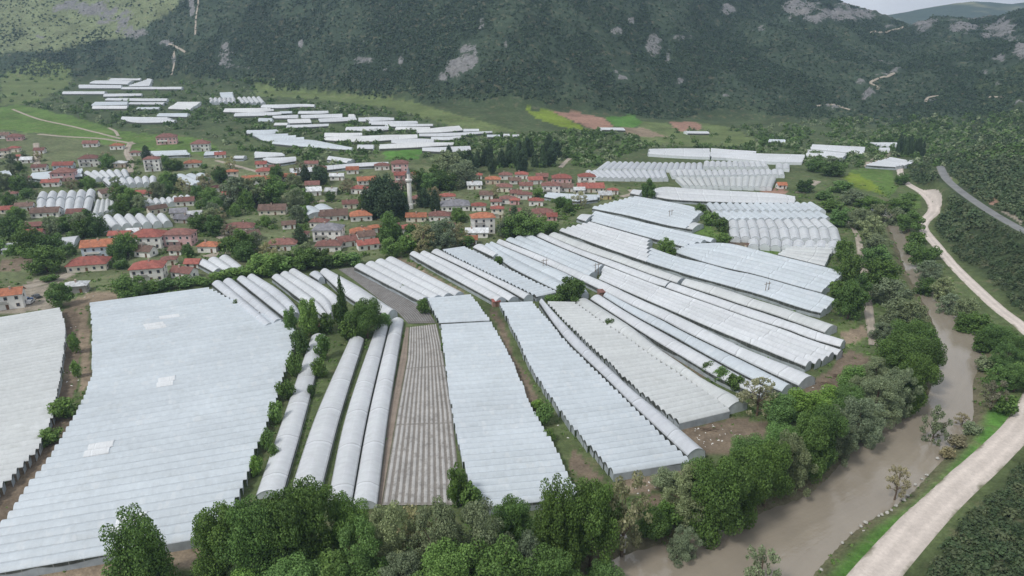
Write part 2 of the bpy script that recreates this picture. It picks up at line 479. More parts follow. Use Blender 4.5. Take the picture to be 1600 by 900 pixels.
# ================================================================== GROUND COVER
GRASS=(.098,.128,.055); MEADOW=(.105,.175,.045); BRIGHT=(.085,.19,.04); OLIVE=(.125,.165,.065); YELG=(.17,.235,.035)
SOIL=(.17,.135,.10); TAN=(.25,.20,.145); DUST=(.30,.265,.215); PINKSOIL=(.30,.185,.14); GARDEN=(.10,.135,.058); VILL=(.13,.155,.078)
DARKV=(.030,.046,.028); SUNLITV=(.165,.195,.105); FOOT=(.07,.098,.046)
COVER = [
 (VILL, [(0,205),(100,212),(230,235),(360,240),(470,262),(640,255),(780,272),(960,290),(985,305),(880,350),(840,372),(740,385),(630,395),(540,415),(420,430),(330,440),(140,470),(0,485)]),
 (MEADOW, [(-260,165),(0,168),(30,163),(120,183),(190,205),(330,218),(345,243),(230,238),(100,213),(0,202),(-260,205)]),
 (OLIVE, [(395,125),(460,140),(560,146),(650,160),(720,180),(812,207),(745,206),(690,196),(600,166),(470,158),(400,150)]),
 (OLIVE, [(0,120),(60,90),(110,105),(110,130),(60,160),(0,165)]),
 (YELG, [(820,172),(862,173),(890,188),(925,205),(890,201),(850,190)]),
 (PINKSOIL, [(862,173),(905,177),(945,184),(958,198),(930,204),(898,190)]),
 (BRIGHT, [(945,182),(992,181),(1003,193),(990,199),(957,197)]),
 (PINKSOIL, [(1042,190),(1087,190),(1100,202),(1062,206)]),
 (OLIVE, [(1000,190),(1040,191),(1060,206),(1100,203),(1088,191),(1140,198),(1190,220),(1150,229),(1000,225)]),
 (TAN, [(965,199),(1010,200),(1042,214),(985,213)]),
 (BRIGHT, [(598,236),(660,233),(658,248),(603,249)]),
 (MEADOW, [(1318,276),(1340,262),(1392,261),(1398,300),(1385,306),(1330,292)]),
 (YELG, [(1316,276),(1330,268),(1362,284),(1384,305),(1352,297),(1330,291)]),
 (MEADOW, [(1402,303),(1440,302),(1436,325),(1410,318)]),
 (BRIGHT, [(1230,960),(1272,897),(1315,850),(1352,818),(1414,780),(1455,738),(1500,690),(1530,655),(1600,615),(1600,632),(1548,700),(1478,765),(1415,828),(1340,897),(1290,960)]),
 (OLIVE, [(1530,520),(1545,500),(1600,540),(1600,620),(1530,655),(1525,600)]),
 (SOIL, [(1245,612),(1300,572),(1330,548),(1372,570),(1335,606),(1290,628)]),
 (SOIL, [(1060,668),(1145,655),(1200,660),(1190,690),(1140,705),(1085,712)]),
 (TAN, [(960,752),(1080,730),(1060,760),(985,775)]),
 (SOIL, [(1010,775),(1060,765),(1060,800),(1000,810)]),
 (TAN, [(-120,915),(0,902),(325,838),(330,880),(0,960)]),
 (SOIL, [(95,486),(112,480),(128,520),(122,600),(104,650),(84,650),(100,580)]),
 (TAN, [(112,468),(128,466),(143,520),(142,595),(125,620),(128,560),(122,505)]),
 (SOIL, [(82,655),(123,645),(75,725),(10,812),(-60,880),(-60,820),(0,768),(45,716)]),
 (TAN, [(100,475),(140,455),(185,455),(190,470),(140,476),(112,484)]),
 (DUST, [(0,492),(0,480),(35,452),(70,448),(95,470),(90,482)]),
 (DUST, [(20,470),(40,440),(100,425),(110,432),(70,452)]),
 (SOIL, [(0,405),(52,402),(56,420),(0,425)]),
 (SOIL, [(765,480),(778,486),(805,560),(880,680),(945,750),(925,752),(893,735),(832,640),(800,575)]),
 (GRASS, [(835,640),(860,640),(900,690),(890,735)]),
 (SOIL, [(985,512),(1060,556),(1110,582),(1100,592),(1050,562)]),
 (GRASS, [(620,400),(640,400),(775,472),(735,470)]),
 (TAN, [(615,404),(625,402),(735,462),(728,464)]),
 (MEADOW, [(1075,362),(1100,350),(1140,365),(1140,375),(1125,375)]),
 (MEADOW, [(1160,385),(1235,385),(1212,400)]),
 (SOIL, [(1140,374),(1170,376),(1168,387),(1140,382)]),
 (PINKSOIL, [(1185,300),(1210,292),(1226,285),(1230,302),(1200,304)]),
 (OLIVE, [(1300,505),(1340,498),(1350,530),(1320,545)]),
 (TAN, [(1310,520),(1350,510),(1362,522),(1315,540)]),
 (DUST, [(1466,268),(1478,271),(1496,285),(1484,288)]),
 (DUST, [(1556,325),(1575,330),(1600,345),(1600,352)]),
 (PINKSOIL, [(1545,312),(1560,306),(1568,318),(1548,320)]),
 (OLIVE, [(1480,285),(1530,295),(1600,330),(1600,300),(1540,290),(1500,262)]),
 (FOOT, [(430,150),(520,158),(640,178),(700,195),(690,203),(600,186),(500,170),(430,163)]),
 (GRASS, [(440,520),(545,520),(600,510),(560,640),(500,775),(400,790),(400,700)]),
 (SUNLITV, [(-300,-60),(318,-30),(262,22),(200,58),(150,62),(95,80),(40,78),(0,84),(-300,110)]),  # yellow-green grass slope, with cloud-gap sunlight painted in as a paler tone
]
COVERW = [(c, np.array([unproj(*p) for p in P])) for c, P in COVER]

ROCKS = [(733,86,17,25),(714,108,20,16),(690,122,11,10),(560,97,26,11),(628,97,9,15),(600,112,8,6),(352,84,16,26),(370,104,22,9),(160,20,48,22),(205,48,34,16),(95,12,16,14),
 (120,6,44,12),(60,58,14,6),(1330,22,64,17),(1250,12,40,18),(1285,30,50,9),(1444,40,24,16),(1500,42,34,14),(1562,45,38,20),(1595,80,14,14),(1560,90,16,10),(1540,112,14,8),(1060,130,12,10),(1062,60,22,6),
 (964,50,14,7),(962,112,9,8),(975,122,14,6),(1138,14,14,12),(1190,45,10,6),(985,32,8,6),(1385,115,22,5),(1345,128,12,10),(1355,148,14,9),(1300,166,20,5),(1455,152,10,4),(1560,130,10,8),
 (1590,160,12,8),(1390,42,12,4),(300,12,6,22),(272,98,5,18),(262,68,14,4),(790,68,6,9),(570,66,6,4),(470,70,6,8),(1045,90,8,16),(1020,70,16,20),(1130,150,12,5),(940,160,16,3),(1440,100,8,5)]

def to_px(x, y, z):
    dx, dy, dz = x, y, z - CAMH
    depth = dy * CP - dz * SP
    up = dy * SP + dz * CP
    depth = np.maximum(depth, 1)
    return 800 + F * dx / depth, 450 - F * up / depth

def rock_at(x, y, z):
    px, py = to_px(x, y, z)
    r = np.zeros_like(px)
    nz = fbm(x / 22, y / 26, 41, 3)
    for cx, cy, rx, ry in ROCKS:
        d = np.hypot((px - cx) / rx, (py - cy) / ry)
        r = np.maximum(r, sstep(1.25, .35, d + (nz - .5) * 1.5))
    return r

def mount_w(x, y):
    px = 800 + x / (y + 37) * F / CP
    return sstep(-30, 45, y - np.interp(px, *D0_PX) + 50 * (fbm(x / 60, y / 60, 51, 3) - .5))

def cover_at(x, y, z):
    n = len(x)
    c = np.tile(np.array(GRASS), (n, 1))
    jx = x + 3 * (vnoise(x / 9, y / 9, 61) - .5) * np.clip(y / 400, .15, 2); jy = y + 4 * (vnoise(x / 9, y / 9, 62) - .5) * np.clip(y / 400, .15, 2)
    far = sstep(420, 760, y)[:, None]
    c = c * (1 - far) + np.array(FOOT) * far
    mw = mount_w(x, y)[:, None]
    pt = sstep(.42, .62, fbm(x / 48, y / 70, 57, 4))[:, None]
    c = c * (1 - mw) + (np.array(DARKV) * (1 - pt) + np.array((.046, .068, .042)) * pt) * mw
    d, side, _ = poly_dist(x, y, HILL_LINE)
    hw = (sstep(3, 10, d) * (side > 0) * (y < 900))[:, None]
    c = c * (1 - hw) + np.array((.048, .068, .032)) * hw
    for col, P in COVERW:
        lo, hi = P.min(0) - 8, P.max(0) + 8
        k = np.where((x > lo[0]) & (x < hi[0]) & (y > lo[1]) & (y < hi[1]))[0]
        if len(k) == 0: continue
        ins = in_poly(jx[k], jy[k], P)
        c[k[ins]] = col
    sd, _, _ = poly_dist(x, y, RIVER_C)
    mud = (sstep(4.5, 1.0, sd))[:, None] * .75
    return c * (1 - mud) + np.array((.15, .125, .09)) * mud

def ground_material():
    m, nt, out = mat_new('ground_cover'); N = NT(nt)
    vc = N.n('ShaderNodeVertexColor', layer_name='tint')
    p = N.pos()
    n1 = N.noise(p, .035, 5, .6); n2 = N.noise(p, .33, 4, .65); n3 = N.noise(p, 1.6, 3, .6)
    f = N.math('MULTIPLY', N.mapr(n1, .3, .7, .72, 1.25), N.mapr(n2, .25, .75, .62, 1.35))
    f = N.math('MULTIPLY', f, N.mapr(n3, .25, .75, .75, 1.22))
    c = N.gain(vc.outputs['Color'], f)
    dry = N.mapr(N.noise(p, .14, 5, .65), .54, .68, 0, .5)
    c = N.mix(N.math('MULTIPLY', dry, N.mapr(vc.outputs['Alpha'], 0, .05, 1, 0)), c, N.gain((.17, .14, .095), f))
    rk = N.math('ADD', N.math('MULTIPLY', vc.outputs['Alpha'], 1.05), N.math('ADD', N.mapr(N.noise(p, .05, 6, .75), .3, .7, -.5, .3), N.mapr(N.noise(p, .28, 4, .7), .3, .7, -.3, .2)))
    rk = N.mapr(rk, .42, .58, 0, 1)
    rockc = N.gain(N.mix(N.noise(p, .03, 3), (.165, .17, .18), (.255, .248, .235)), N.mapr(N.noise(p, .22, 5, .7), .28, .72, .40, 1.25))
    c = N.mix(rk, c, rockc)
    N.bsdf(out, c, .95, .1, bump=N.noise(p, .5, 5, .65), bstr=.6, bdist=.7)
    return m

def build_ground():
    tt = np.concatenate([np.linspace(-1.25, -.86, 40, endpoint=False), np.linspace(-.86, .92, 600), np.linspace(.92, 1.25, 40)[1:]])
    yy = [8.]
    while yy[-1] < 2300:
        step = .0105 * (yy[-1] + 30)
        if 640 < yy[-1] < 1700: step = min(step, 9.0)
        yy.append(yy[-1] + step)
    yy = np.array(yy)
    T, Y = np.meshgrid(tt, yy)
    X = T * (Y + 70)
    x, y = X.ravel(), Y.ravel()
    z = H(x, y)
    rk = rock_at(x, y, z) * sstep(-20, 60, y - np.interp(800 + x / (y + 37) * F / CP, *D0_PX))
    # crags stand out of the slope where the rock is bare
    crag = rk * sstep(1180, 1300, 800 + x / (y + 37) * F / CP)
    z = z + rk * (9 * (fbm(x / 16, y / 11, 71, 4) - .42)) + crag * 26 * (fbm(x / 24, y / 90, 73, 4, .6) - .5)
    rk = np.maximum(rk * .8, .5 * sstep(.72, .80, fbm(x / 36, y / 40, 91, 4)) * mount_w(x, y))
    col = np.c_[cover_at(x, y, z), rk]
    nr, nc = T.shape
    i = np.arange(nr * nc).reshape(nr, nc)
    q = np.stack([i[:-1, :-1], i[:-1, 1:], i[1:, 1:], i[1:, :-1]], -1).reshape(-1)
    me = link_np('ground', np.c_[x, y, z], q, 4, ground_material(), col, True)
    o = bpy.data.objects.new('ground', me); COL.objects.link(o)
    tag(o, kind='structure')
build_ground()

# a ridge of far hills behind the notch
def build_far_hills():
    pxs = np.array([600, 1000, 1200, 1300, 1340, 1372, 1400, 1418, 1440, 1470, 1500, 1530, 1550, 1562, 1580, 1600, 1640, 1800, 2300])
    pys = np.array([-30, -10, 10, 22, 26, 25, 21, 17, 13.5, 8.5, 5, 6, 8, 9, 6.5, 3, 0, -10, -20])
    Y0, Y1, Y2 = 2500., 3300., 3900.
    t = np.linspace(-.25, 1.15, 320)
    rows = np.linspace(Y0, Y2, 60)
    T, Y = np.meshgrid(t, rows); X = T * (Y + 37)
    px = 800 + T * F / CP
    py = np.interp(px, pxs, pys)
    top = CAMH + ((450 - py) * CP - F * SP) / F * (Y1 * CP + 0) / CP * 1.0
    u = np.clip((Y - Y0) / (Y1 - Y0), 0, 1)
    z = top * (u ** .8) - np.maximum(Y - Y1, 0) * .3 + (fbm(X / 240, Y / 240, 5, 4) - .5) * 50 * u * (1 - u) * 4 * .5 + 2.5 * (fbm(X / 40, Y / 40, 6, 3) - .5)
    x, y, z = X.ravel(), Y.ravel(), z.ravel()
    g = fbm(x / 150, y / 110, 8, 4)[:, None]
    col = np.array((.05, .075, .04)) * (1 - sstep(.48, .62, g)) + np.array((.20, .20, .11)) * sstep(.48, .62, g)
    nr, nc = T.shape
    i = np.arange(nr * nc).reshape(nr, nc)
    q = np.stack([i[:-1, :-1], i[:-1, 1:], i[1:, 1:], i[1:, :-1]], -1).reshape(-1)
    me = link_np('far_hills', np.c_[x, y, z], q, 4, bpy.data.materials['ground_cover'], np.c_[col, np.zeros(len(x))], True)
    o = bpy.data.objects.new('far_hills', me); COL.objects.link(o)
    tag(o, kind='structure')
build_far_hills()

# ================================================================== WATER
def build_river():
    m, nt, out = mat_new('muddy_water'); N = NT(nt)
    p = N.pos()
    st = N.n('ShaderNodeMapping'); N.set(st.inputs[0], p); st.inputs['Scale'].default_value = (.16, .05, 1); st.inputs['Rotation'].default_value = (0, 0, .35)
    a = N.noise(st.outputs[0], 1.0, 4, .55)
    uvn = N.n('ShaderNodeUVMap', uv_map='UVMap').outputs[0]
    fm = N.n('ShaderNodeMapping'); N.set(fm.inputs[0], uvn); fm.inputs['Scale'].default_value = (.045, 9.0, 1)
    fl = N.noise(fm.outputs[0], 1.0, 5, .6)
    sy = N.n('ShaderNodeSeparateXYZ'); N.set(sy.inputs[0], uvn)
    a = N.math('ADD', N.math('MULTIPLY', a, .5), N.math('MULTIPLY', fl, .5))
    c = N.gain(N.mix(N.noise(p, .02, 3), (.24, .208, .166), (.275, .242, .195)), N.mapr(a, .3, .7, .9, 1.1))
    N.bsdf(out, c, .06, .6, bump=N.math('ADD', N.noise(p, .8, 3, .6), N.math('MULTIPLY', fl, 1.5)), bstr=.22, bdist=.25)
    n = 90
    L, R = LBW, RBW
    V, Fc, UVs = [], [], []
    cl = np.r_[0, np.cumsum(np.linalg.norm(np.diff((L + R) / 2, axis=0), axis=1))]
    for k in range(n):
        d = R[k] - L[k]; d /= np.linalg.norm(d)
        a_, b_ = L[k] - d * 5, R[k] + d * 3.5
        for j in range(7):
            q = a_ + (b_ - a_) * j / 6
            V.append((q[0], q[1], WATER_Z)); UVs.append((cl[k], j / 6))
    for k in range(n - 1):
        for j in range(6):
            Fc.append((k * 7 + j, k * 7 + j + 1, k * 7 + j + 8, k * 7 + j + 7))
    tag(link_mesh('river', V, Fc, m, uv=UVs), kind='structure')
build_river()

# ================================================================== ROADS, PATHS, FIELDS
def track_mat(name, col, ruts=True, var=.2):
    m, nt, out = mat_new(name); N = NT(nt)
    sx = N.n('ShaderNodeSeparateXYZ'); N.set(sx.inputs[0], N.n('ShaderNodeUVMap', uv_map='UVMap').outputs[0])
    v = sx.outputs[1]; p = N.pos()
    n1 = N.noise(p, .12, 5, .6); n2 = N.noise(p, 1.2, 4, .65)
    f = N.math('MULTIPLY', N.mapr(n1, .3, .7, 1 - var, 1 + var), N.mapr(n2, .3, .7, .88, 1.1))
    if ruts:
        r = N.math('ABSOLUTE', N.math('SUBTRACT', N.math('ABSOLUTE', N.math('SUBTRACT', v, .5)), .2))
        f = N.math('MULTIPLY', f, N.mapr(r, 0, .13, 1.08, .93))
        f = N.math('MULTIPLY', f, N.mapr(N.noise(p, 3.5, 3, .7), .6, .72, 1.0, .72))
    c = N.gain(tuple(col), f)
    edge = N.math('ADD', N.math('ABSOLUTE', N.math('SUBTRACT', v, .5)), N.mapr(n1, .2, .8, -.2, .2))
    c = N.mix(N.mapr(edge, .40, .52, 0, .9 if ruts else .3), c, N.gain((.13, .135, .075), f))
    N.bsdf(out, c, .92, .12, bump=n2, bstr=.3, bdist=.1)
    return m
M['gravel'] = track_mat('pale_gravel', (.56, .50, .455), var=.1)
M['dirt'] = track_mat('village_dirt', (.34, .30, .25))
M['asphalt'] = track_mat('asphalt', (.20, .205, .205), ruts=False)

def ribbon(name, line, width, mat, lift=.12, crown=.0, n=None):
    line = np.asarray(line)[:, :2]
    k = n or max(8, int(resample(line, 2)[1] / 4))
    line = smooth_line(line, k)
    tg = np.gradient(line, axis=0); tg /= np.linalg.norm(tg, axis=1)[:, None]
    nr = np.c_[tg[:, 1], -tg[:, 0]]
    s = np.r_[0, np.cumsum(np.linalg.norm(np.diff(line, axis=0), axis=1))]
    NA = 7
    V, U, Fc = [], [], []
    w = np.interp(np.linspace(0, 1, k), np.linspace(0, 1, len(width)), width) if hasattr(width, '__len__') else np.full(k, width)
    for j in range(NA):
        a = j / (NA - 1)
        q = line + nr * ((a - .5) * w)[:, None]
        z = H(q[:, 0], q[:, 1]) + lift + (.12 if 0 < j < NA - 1 else -.25) + crown * (1 - abs(2 * a - 1))
        V += list(np.c_[q, z]); U += list(np.c_[s, np.full(k, a)])
    for j in range(NA - 1):
        for i in range(k - 1):
            Fc.append((j * k + i, (j + 1) * k + i, (j + 1) * k + i + 1, j * k + i + 1))
    o = link_mesh(name, V, Fc, mat, uv=U, smooth=True)
    return tag(o, kind='structure')

def pxline(P): return np.array([unproj(*p) for p in P])
ribbon('gravel_road', ROADW, [8.5, 8, 7.5, 6.5, 6, 5.5, 6.0, 8, 6.5, 5, 7], M['gravel'], .14)
ribbon('highway', HWY, 5.6, M['asphalt'], .25)
ribbon('river_path', pxline([(1318,338),(1338,365),(1346,400),(1353,440),(1356,475),(1362,520),(1364,540)]), [2.5,3,4,4,4,3], M['dirt'], .12)
ribbon('river_lane', pxline([(1250,302),(1262,292),(1276,283)]), 7, M['dirt'], .2)
for P, w in [([(57,266),(58,245),(56,224)],5), ([(203,270),(204,252),(198,238),(204,222)],5), ([(20,171),(60,186),(110,197),(150,207),(190,217)],3.2), ([(60,210),(110,214),(160,217),(212,225)],4),
             ([(338,251),(365,258),(400,268),(420,274)],4), ([(312,352),(340,366),(360,378),(385,390),(400,388)],5.5), ([(318,402),(345,396),(372,390)],6), ([(170,200),(180,205),(185,213)],3),
             ([(1352,262),(1365,252),(1388,240),(1384,232)],9), ([(1445,255),(1452,248),(1462,240)],7), ([(462,320),(500,314),(520,316)],5), ([(640,378),(600,384),(560,380)],5), ([(0,470),(30,452),(80,440),(110,428)],6),
             ([(795,345),(830,352),(870,350)],4), ([(875,262),(892,246),(900,243)],4), ([(970,308),(990,302),(985,297)],5)]:
    ribbon('village_lane', pxline(P), w, M['dirt'], .22)

for P, w in [([(1412,42),(1395,47),(1378,50),(1360,52)],4), ([(1408,110),(1392,117),(1372,123),(1360,130),(1372,137),(1358,148)],4), ([(1466,150),(1450,153),(1446,160)],3.5), ([(310,0),(306,30),(305,55)],3), ([(255,66),(272,72),(290,82)],3), ([(272,80),(272,100),(268,118)],3), ([(1276,166),(1300,164),(1328,172)],4), ([(1545,152),(1570,152)],4)]:
    ribbon('mountain_trail', pxline(P), w, M['dirt'], .6)

def stripe_mat(name, soil, strip, wd, across=True):
    m, nt, out = mat_new(name); N = NT(nt)
    sx = N.n('ShaderNodeSeparateXYZ'); N.set(sx.inputs[0], N.n('ShaderNodeUVMap', uv_map='UVMap').outputs[0])
    u, v = sx.outputs[0], sx.outputs[1]; p = N.pos()
    n1 = N.noise(p, .25, 4, .6); n2 = N.noise(p, 1.3, 4, .65)
    d = N.math('ABSOLUTE', N.math('SUBTRACT', N.math('FRACT', N.math('ADD', v, N.mapr(n2, .2, .8, -.09, .09))), .5))
    k = N.mapr(d, wd - .06, wd + .06, 1, 0)
    k = N.math('MULTIPLY', k, N.mapr(N.noise(p, .35, 4, .7), .34, .5, .25, 1))
    cross = N.mapr(N.math('ABSOLUTE', N.math('SUBTRACT', N.math('FRACT', u), .985)), .0, .02, 1, 0)
    k = N.math('MULTIPLY', k, N.math('SUBTRACT', 1.0, cross), True)
    f = N.math('MULTIPLY', N.mapr(n1, .3, .7, .82, 1.15), N.mapr(n2, .25, .75, .8, 1.18))
    c = N.mix(k, N.gain(soil, f), N.gain(strip, N.mapr(n1, .3, .7, .85, 1.08)))
    N.bsdf(out, c, .85, .2, bump=n2, bstr=.3, bdist=.1)
    return m

def strip_field(name, L, R, nrow, mat, ridge=.18, lift=.06, usplit=None):
    A, la = resample([plane_hit(*p) for p in L], 40); B, lb = resample([plane_hit(*p) for p in R], 40)
    per = 6
    V, U, Fc = [], [], []
    n = nrow * per + 1
    for j in range(n):
        a = j / (n - 1)
        q = A + (B - A) * a
        h = lift + ridge * (.5 + .5 * math.cos(6.2832 * (j / per - .5)))
        for i in range(40):
            V.append((q[i, 0], q[i, 1], h + .03 * random.random())); U.append((i / 39 * (usplit or 1), a * nrow))
    for j in range(n - 1):
        for i in range(39):
            Fc.append((j * 40 + i, (j + 1) * 40 + i, (j + 1) * 40 + i + 1, j * 40 + i + 1))
    return tag(link_mesh(name, V, Fc, mat, uv=U, smooth=True), kind='structure')
strip_field('mulched_field', [(640,512),(637,560),(622,640),(597,790)], [(682,507),(690,540),(706,642),(722,790)], 12, stripe_mat('white_mulch_rows', (.20,.185,.168), (.40,.393,.383), .25), usplit=3)
strip_field('tilled_field', [(634,512),(625,562),(609,642),(590,792)], [(639,512),(636,560),(621,640),(596,790)], 2, stripe_mat('brown_tilth', (.22,.18,.148), (.25,.208,.17), .2), .05)
strip_field('grey_row_field', [(529,421),(552,437),(585,462),(622,489),(638,506)], [(552,418),(600,445),(650,472),(672,490),(681,505)], 12, stripe_mat('grey_mulch_rows', (.15,.14,.13), (.25,.25,.25), .2), .12)

# ================================================================== SKY, SUN, CAMERA, AIR
SUN_EL, SUN_AZ = 52, -128        # from the left and behind the camera
def build_sky():
    w = bpy.data.worlds.new('World'); scene.world = w; w.use_nodes = True
    nt = w.node_tree; nt.nodes.clear(); N = NT(nt)
    sky = N.n('ShaderNodeTexSky', sky_type='NISHITA', sun_disc=False, sun_elevation=math.radians(SUN_EL), sun_rotation=math.radians(SUN_AZ), dust_density=2.0)
    tc = N.n('ShaderNodeTexCoord').outputs['Generated']
    mp = N.n('ShaderNodeMapping'); N.set(mp.inputs[0], tc); mp.inputs['Scale'].default_value = (1.0, 1.0, 2.6)
    n1 = N.noise(mp.outputs[0], 2.6, 6, .6)
    cl = N.mapr(n1, .30, .52, .68, 1.0)
    tone = N.mapr(N.noise(mp.outputs[0], 5.0, 5, .6), .3, .7, .84, 1.2)
    cloud = N.gain((7.4, 7.6, 7.9), tone)
    c = N.mix(cl, sky.outputs[0], cloud)
    bg = N.n('ShaderNodeBackground'); N.set(bg.inputs[0], c); bg.inputs[1].default_value = .10
    out = nt.nodes.new('ShaderNodeOutputWorld'); nt.links.new(bg.outputs[0], out.inputs[0])
    l = bpy.data.lights.new('sun', 'SUN'); l.energy = 2.5; l.angle = math.radians(10); l.color = (1.0, .965, .91)
    o = bpy.data.objects.new('sun', l); COL.objects.link(o)
    az, el = math.radians(SUN_AZ), math.radians(SUN_EL)
    d = Vector((math.sin(az) * math.cos(el), math.cos(az) * math.cos(el), math.sin(el)))
    o.rotation_euler = (-d).to_track_quat('-Z', 'Y').to_euler()
build_sky()

cam = bpy.data.cameras.new('camera'); cam.sensor_width = 36; cam.lens = 36 * F / 1600; cam.clip_end = 20000; cam.clip_start = .5
camo = bpy.data.objects.new('camera', cam); COL.objects.link(camo)
camo.location = (0, 0, CAMH); camo.rotation_euler = (math.pi / 2 - PITCH, 0, 0)
scene.camera = camo
scene.view_settings.view_transform = 'Standard'; scene.view_settings.look = 'None'
scene.view_settings.exposure = 0.05; scene.view_settings.gamma = 1.0
scene.cycles.max_bounces = 6; scene.cycles.diffuse_bounces = 3; scene.cycles.transmission_bounces = 4; scene.cycles.volume_bounces = 0

def build_haze():
    m, nt, out = mat_new('valley_air'); N = NT(nt)
    v = N.n('ShaderNodeVolumePrincipled')
    v.inputs['Color'].default_value = (.50, .70, 1.0, 1); v.inputs['Density'].default_value = HAZE; v.inputs['Anisotropy'].default_value = .2
    nt.links.new(v.outputs[0], out.inputs['Volume'])
    b = MB(); b.box(-5000, -200, -8, 5000, 4300, 620)
    tag(b.build('haze', m), kind='stuff')
HAZE = .00013
if HAZE: build_haze()
# ================================================================== GREENHOUSES
GH_POLYS = []          # photo outlines, so that nothing is planted inside them
GH_WORLD = []
LUMP = {'film_blue': (.97, 1.0, 1.02), 'film_white': (1, 1, 1)}

def greenhouse(label, L, R, n=None, tone='film_white', eave=2.1, rise=1.35, zone='', sec=None, gap=.35, bay=4.6, lumpy=0., name='greenhouse', patches=(), dzs=None, cut=True, scale=1.0, wallmat='curtain', endmat='end'):
    dz = eave if dzs is None else dzs
    GH_POLYS.append(list(L) + list(R)[::-1])
    A = np.array([unproj(p[0], p[1], dz) for p in L]); B = np.array([unproj(p[0], p[1], dz) for p in R])
    la = resample(A, 2)[1]; lb = resample(B, 2)[1]; ln = .5 * (la + lb)
    K = int(min(max(ln / 3.2, 3), 60))
    if len(L) > 2: A = smooth_line(A, K)
    else: A = resample(A, K)[0]
    if len(R) > 2: B = smooth_line(B, K)
    else: B = resample(B, K)[0]
    W = B - A; w = np.linalg.norm(W, axis=1)
    sh = np.minimum(gap / np.maximum(w, .1), .2)[:, None]
    A = A + W * sh; B = B - W * sh
    ax = np.gradient((A + B) / 2, axis=0); ax /= np.linalg.norm(ax, axis=1)[:, None]
    perp = abs(((B - A) * np.c_[-ax[:, 1], ax[:, 0]]).sum(1)).mean()
    if n is None: n = max(1, int(round(perp / bay)))
    bw = perp / n
    rise = min(rise, bw * .42)
    GH_WORLD.append(np.vstack([A, B[::-1]]))
    c = (A.mean(0) + B.mean(0)) / 2
    zc = hz(c)
    root = empty(name, (c[0], c[1], zc))
    tag(root, label, 'greenhouse', zone or 'plastic greenhouses of the valley')
    NA = 8 if px_per_m(c) > 1.7 else 6
    s = np.r_[0, np.cumsum(np.linalg.norm(np.diff((A + B) / 2, axis=0), axis=1))]
    vv = s / s[-1]
    lines = [A + (B - A) * i / n for i in range(n + 1)]
    V, U, C, Fc = [], [], [], []
    sides, ends = [], [[], []]
    seclen = sec or (random.uniform(14, 22) if n <= 3 else 1e9)
    nsec = max(1, int(round(s[-1] / seclen)))
    for i in range(n):
        P, Q = lines[i], lines[i + 1]
        if cut:
            sh_ = []
            for e in (0, -1):
                a = ax[e]; mid = (P[e] + Q[e]) / 2
                sp, sq = (mid - P[e]) @ a, (mid - Q[e]) @ a
                lim = .30 * ln
                sh_.append((np.clip(sp, -lim, lim), np.clip(sq, -lim, lim)))
            Pp = P + ax * (sh_[0][0] * (1 - vv) + sh_[1][0] * vv)[:, None]
            Qq = Q + ax * (sh_[0][1] * (1 - vv) + sh_[1][1] * vv)[:, None]
        else: Pp, Qq = P, Q
        jit = random.uniform(-.6, .6) if n > 3 else 0
        Pp = Pp + ax * (jit * (1 - vv) + jit * vv)[:, None]; Qq = Qq + ax * (jit * (1 - vv) + jit * vv)[:, None]
        zp, zq = H(Pp[:, 0], Pp[:, 1]), H(Qq[:, 0], Qq[:, 1])
        bt = 1 + random.uniform(-.025, .025)
        br = rise * random.uniform(.93, 1.05)
        be = random.uniform(-.07, .07) * (n > 1)
        k0 = len(V)
        for r in range(K):
            sc = int(vv[r] * nsec * .999)
            rs = random.Random(sc * 77 + i * 13 + int(abs(c[0]) * 10))
            tv = bt * (1 + rs.uniform(-.04, .04))
            hr = br * (1.0 + (.07 if (sc % 2) else 0) * (nsec > 1))
            sag = 1 - .03 * (r % 2) - lumpy * .10 * rs.random()
            for j in range(NA + 1):
                a = j / NA
                x = Pp[r] * (1 - a) + Qq[r] * a
                z = zp[r] * (1 - a) + zq[r] * a + eave + be + hr * sag * (math.sin(math.pi * a) ** .85 if 0 < a < 1 else 0)
                V.append((x[0] - c[0], x[1] - c[1], z - zc)); U.append((s[r], i + a)); C.append((tv, tv * random.uniform(.99, 1.01), tv, 1))
        for r in range(K - 1):
            for j in range(NA):
                Fc.append((k0 + r * (NA + 1) + j, k0 + r * (NA + 1) + j + 1, k0 + (r + 1) * (NA + 1) + j + 1, k0 + (r + 1) * (NA + 1) + j))
        if i == 0: sides.append([(Pp[r], zp[r], V[k0 + r * (NA + 1)]) for r in range(K)])
        if i == n - 1: sides.append([(Qq[r], zq[r], V[k0 + r * (NA + 1) + NA]) for r in range(K)])
        for e, r in ((0, 0), (1, K - 1)):
            ends[e].append([V[k0 + r * (NA + 1) + j] for j in range(NA + 1)] + [(Qq[r], zq[r]), (Pp[r], zp[r])])
    link_mesh('film_roof', V, Fc, M[tone], root, uv=U, colors=C, smooth=True)
    for sd in sides:
        V2, U2, F2 = [], [], []
        for r, (p, zg, top) in enumerate(sd):
            V2 += [(p[0] - c[0], p[1] - c[1], zg - zc - .3), (top[0], top[1], top[2] - .02)]; U2 += [(s[r], 0), (s[r], 1)]
        for r in range(K - 1): F2.append((2 * r, 2 * r + 2, 2 * r + 3, 2 * r + 1))
        link_mesh('side_wall', V2, F2, M[wallmat], root, uv=U2)
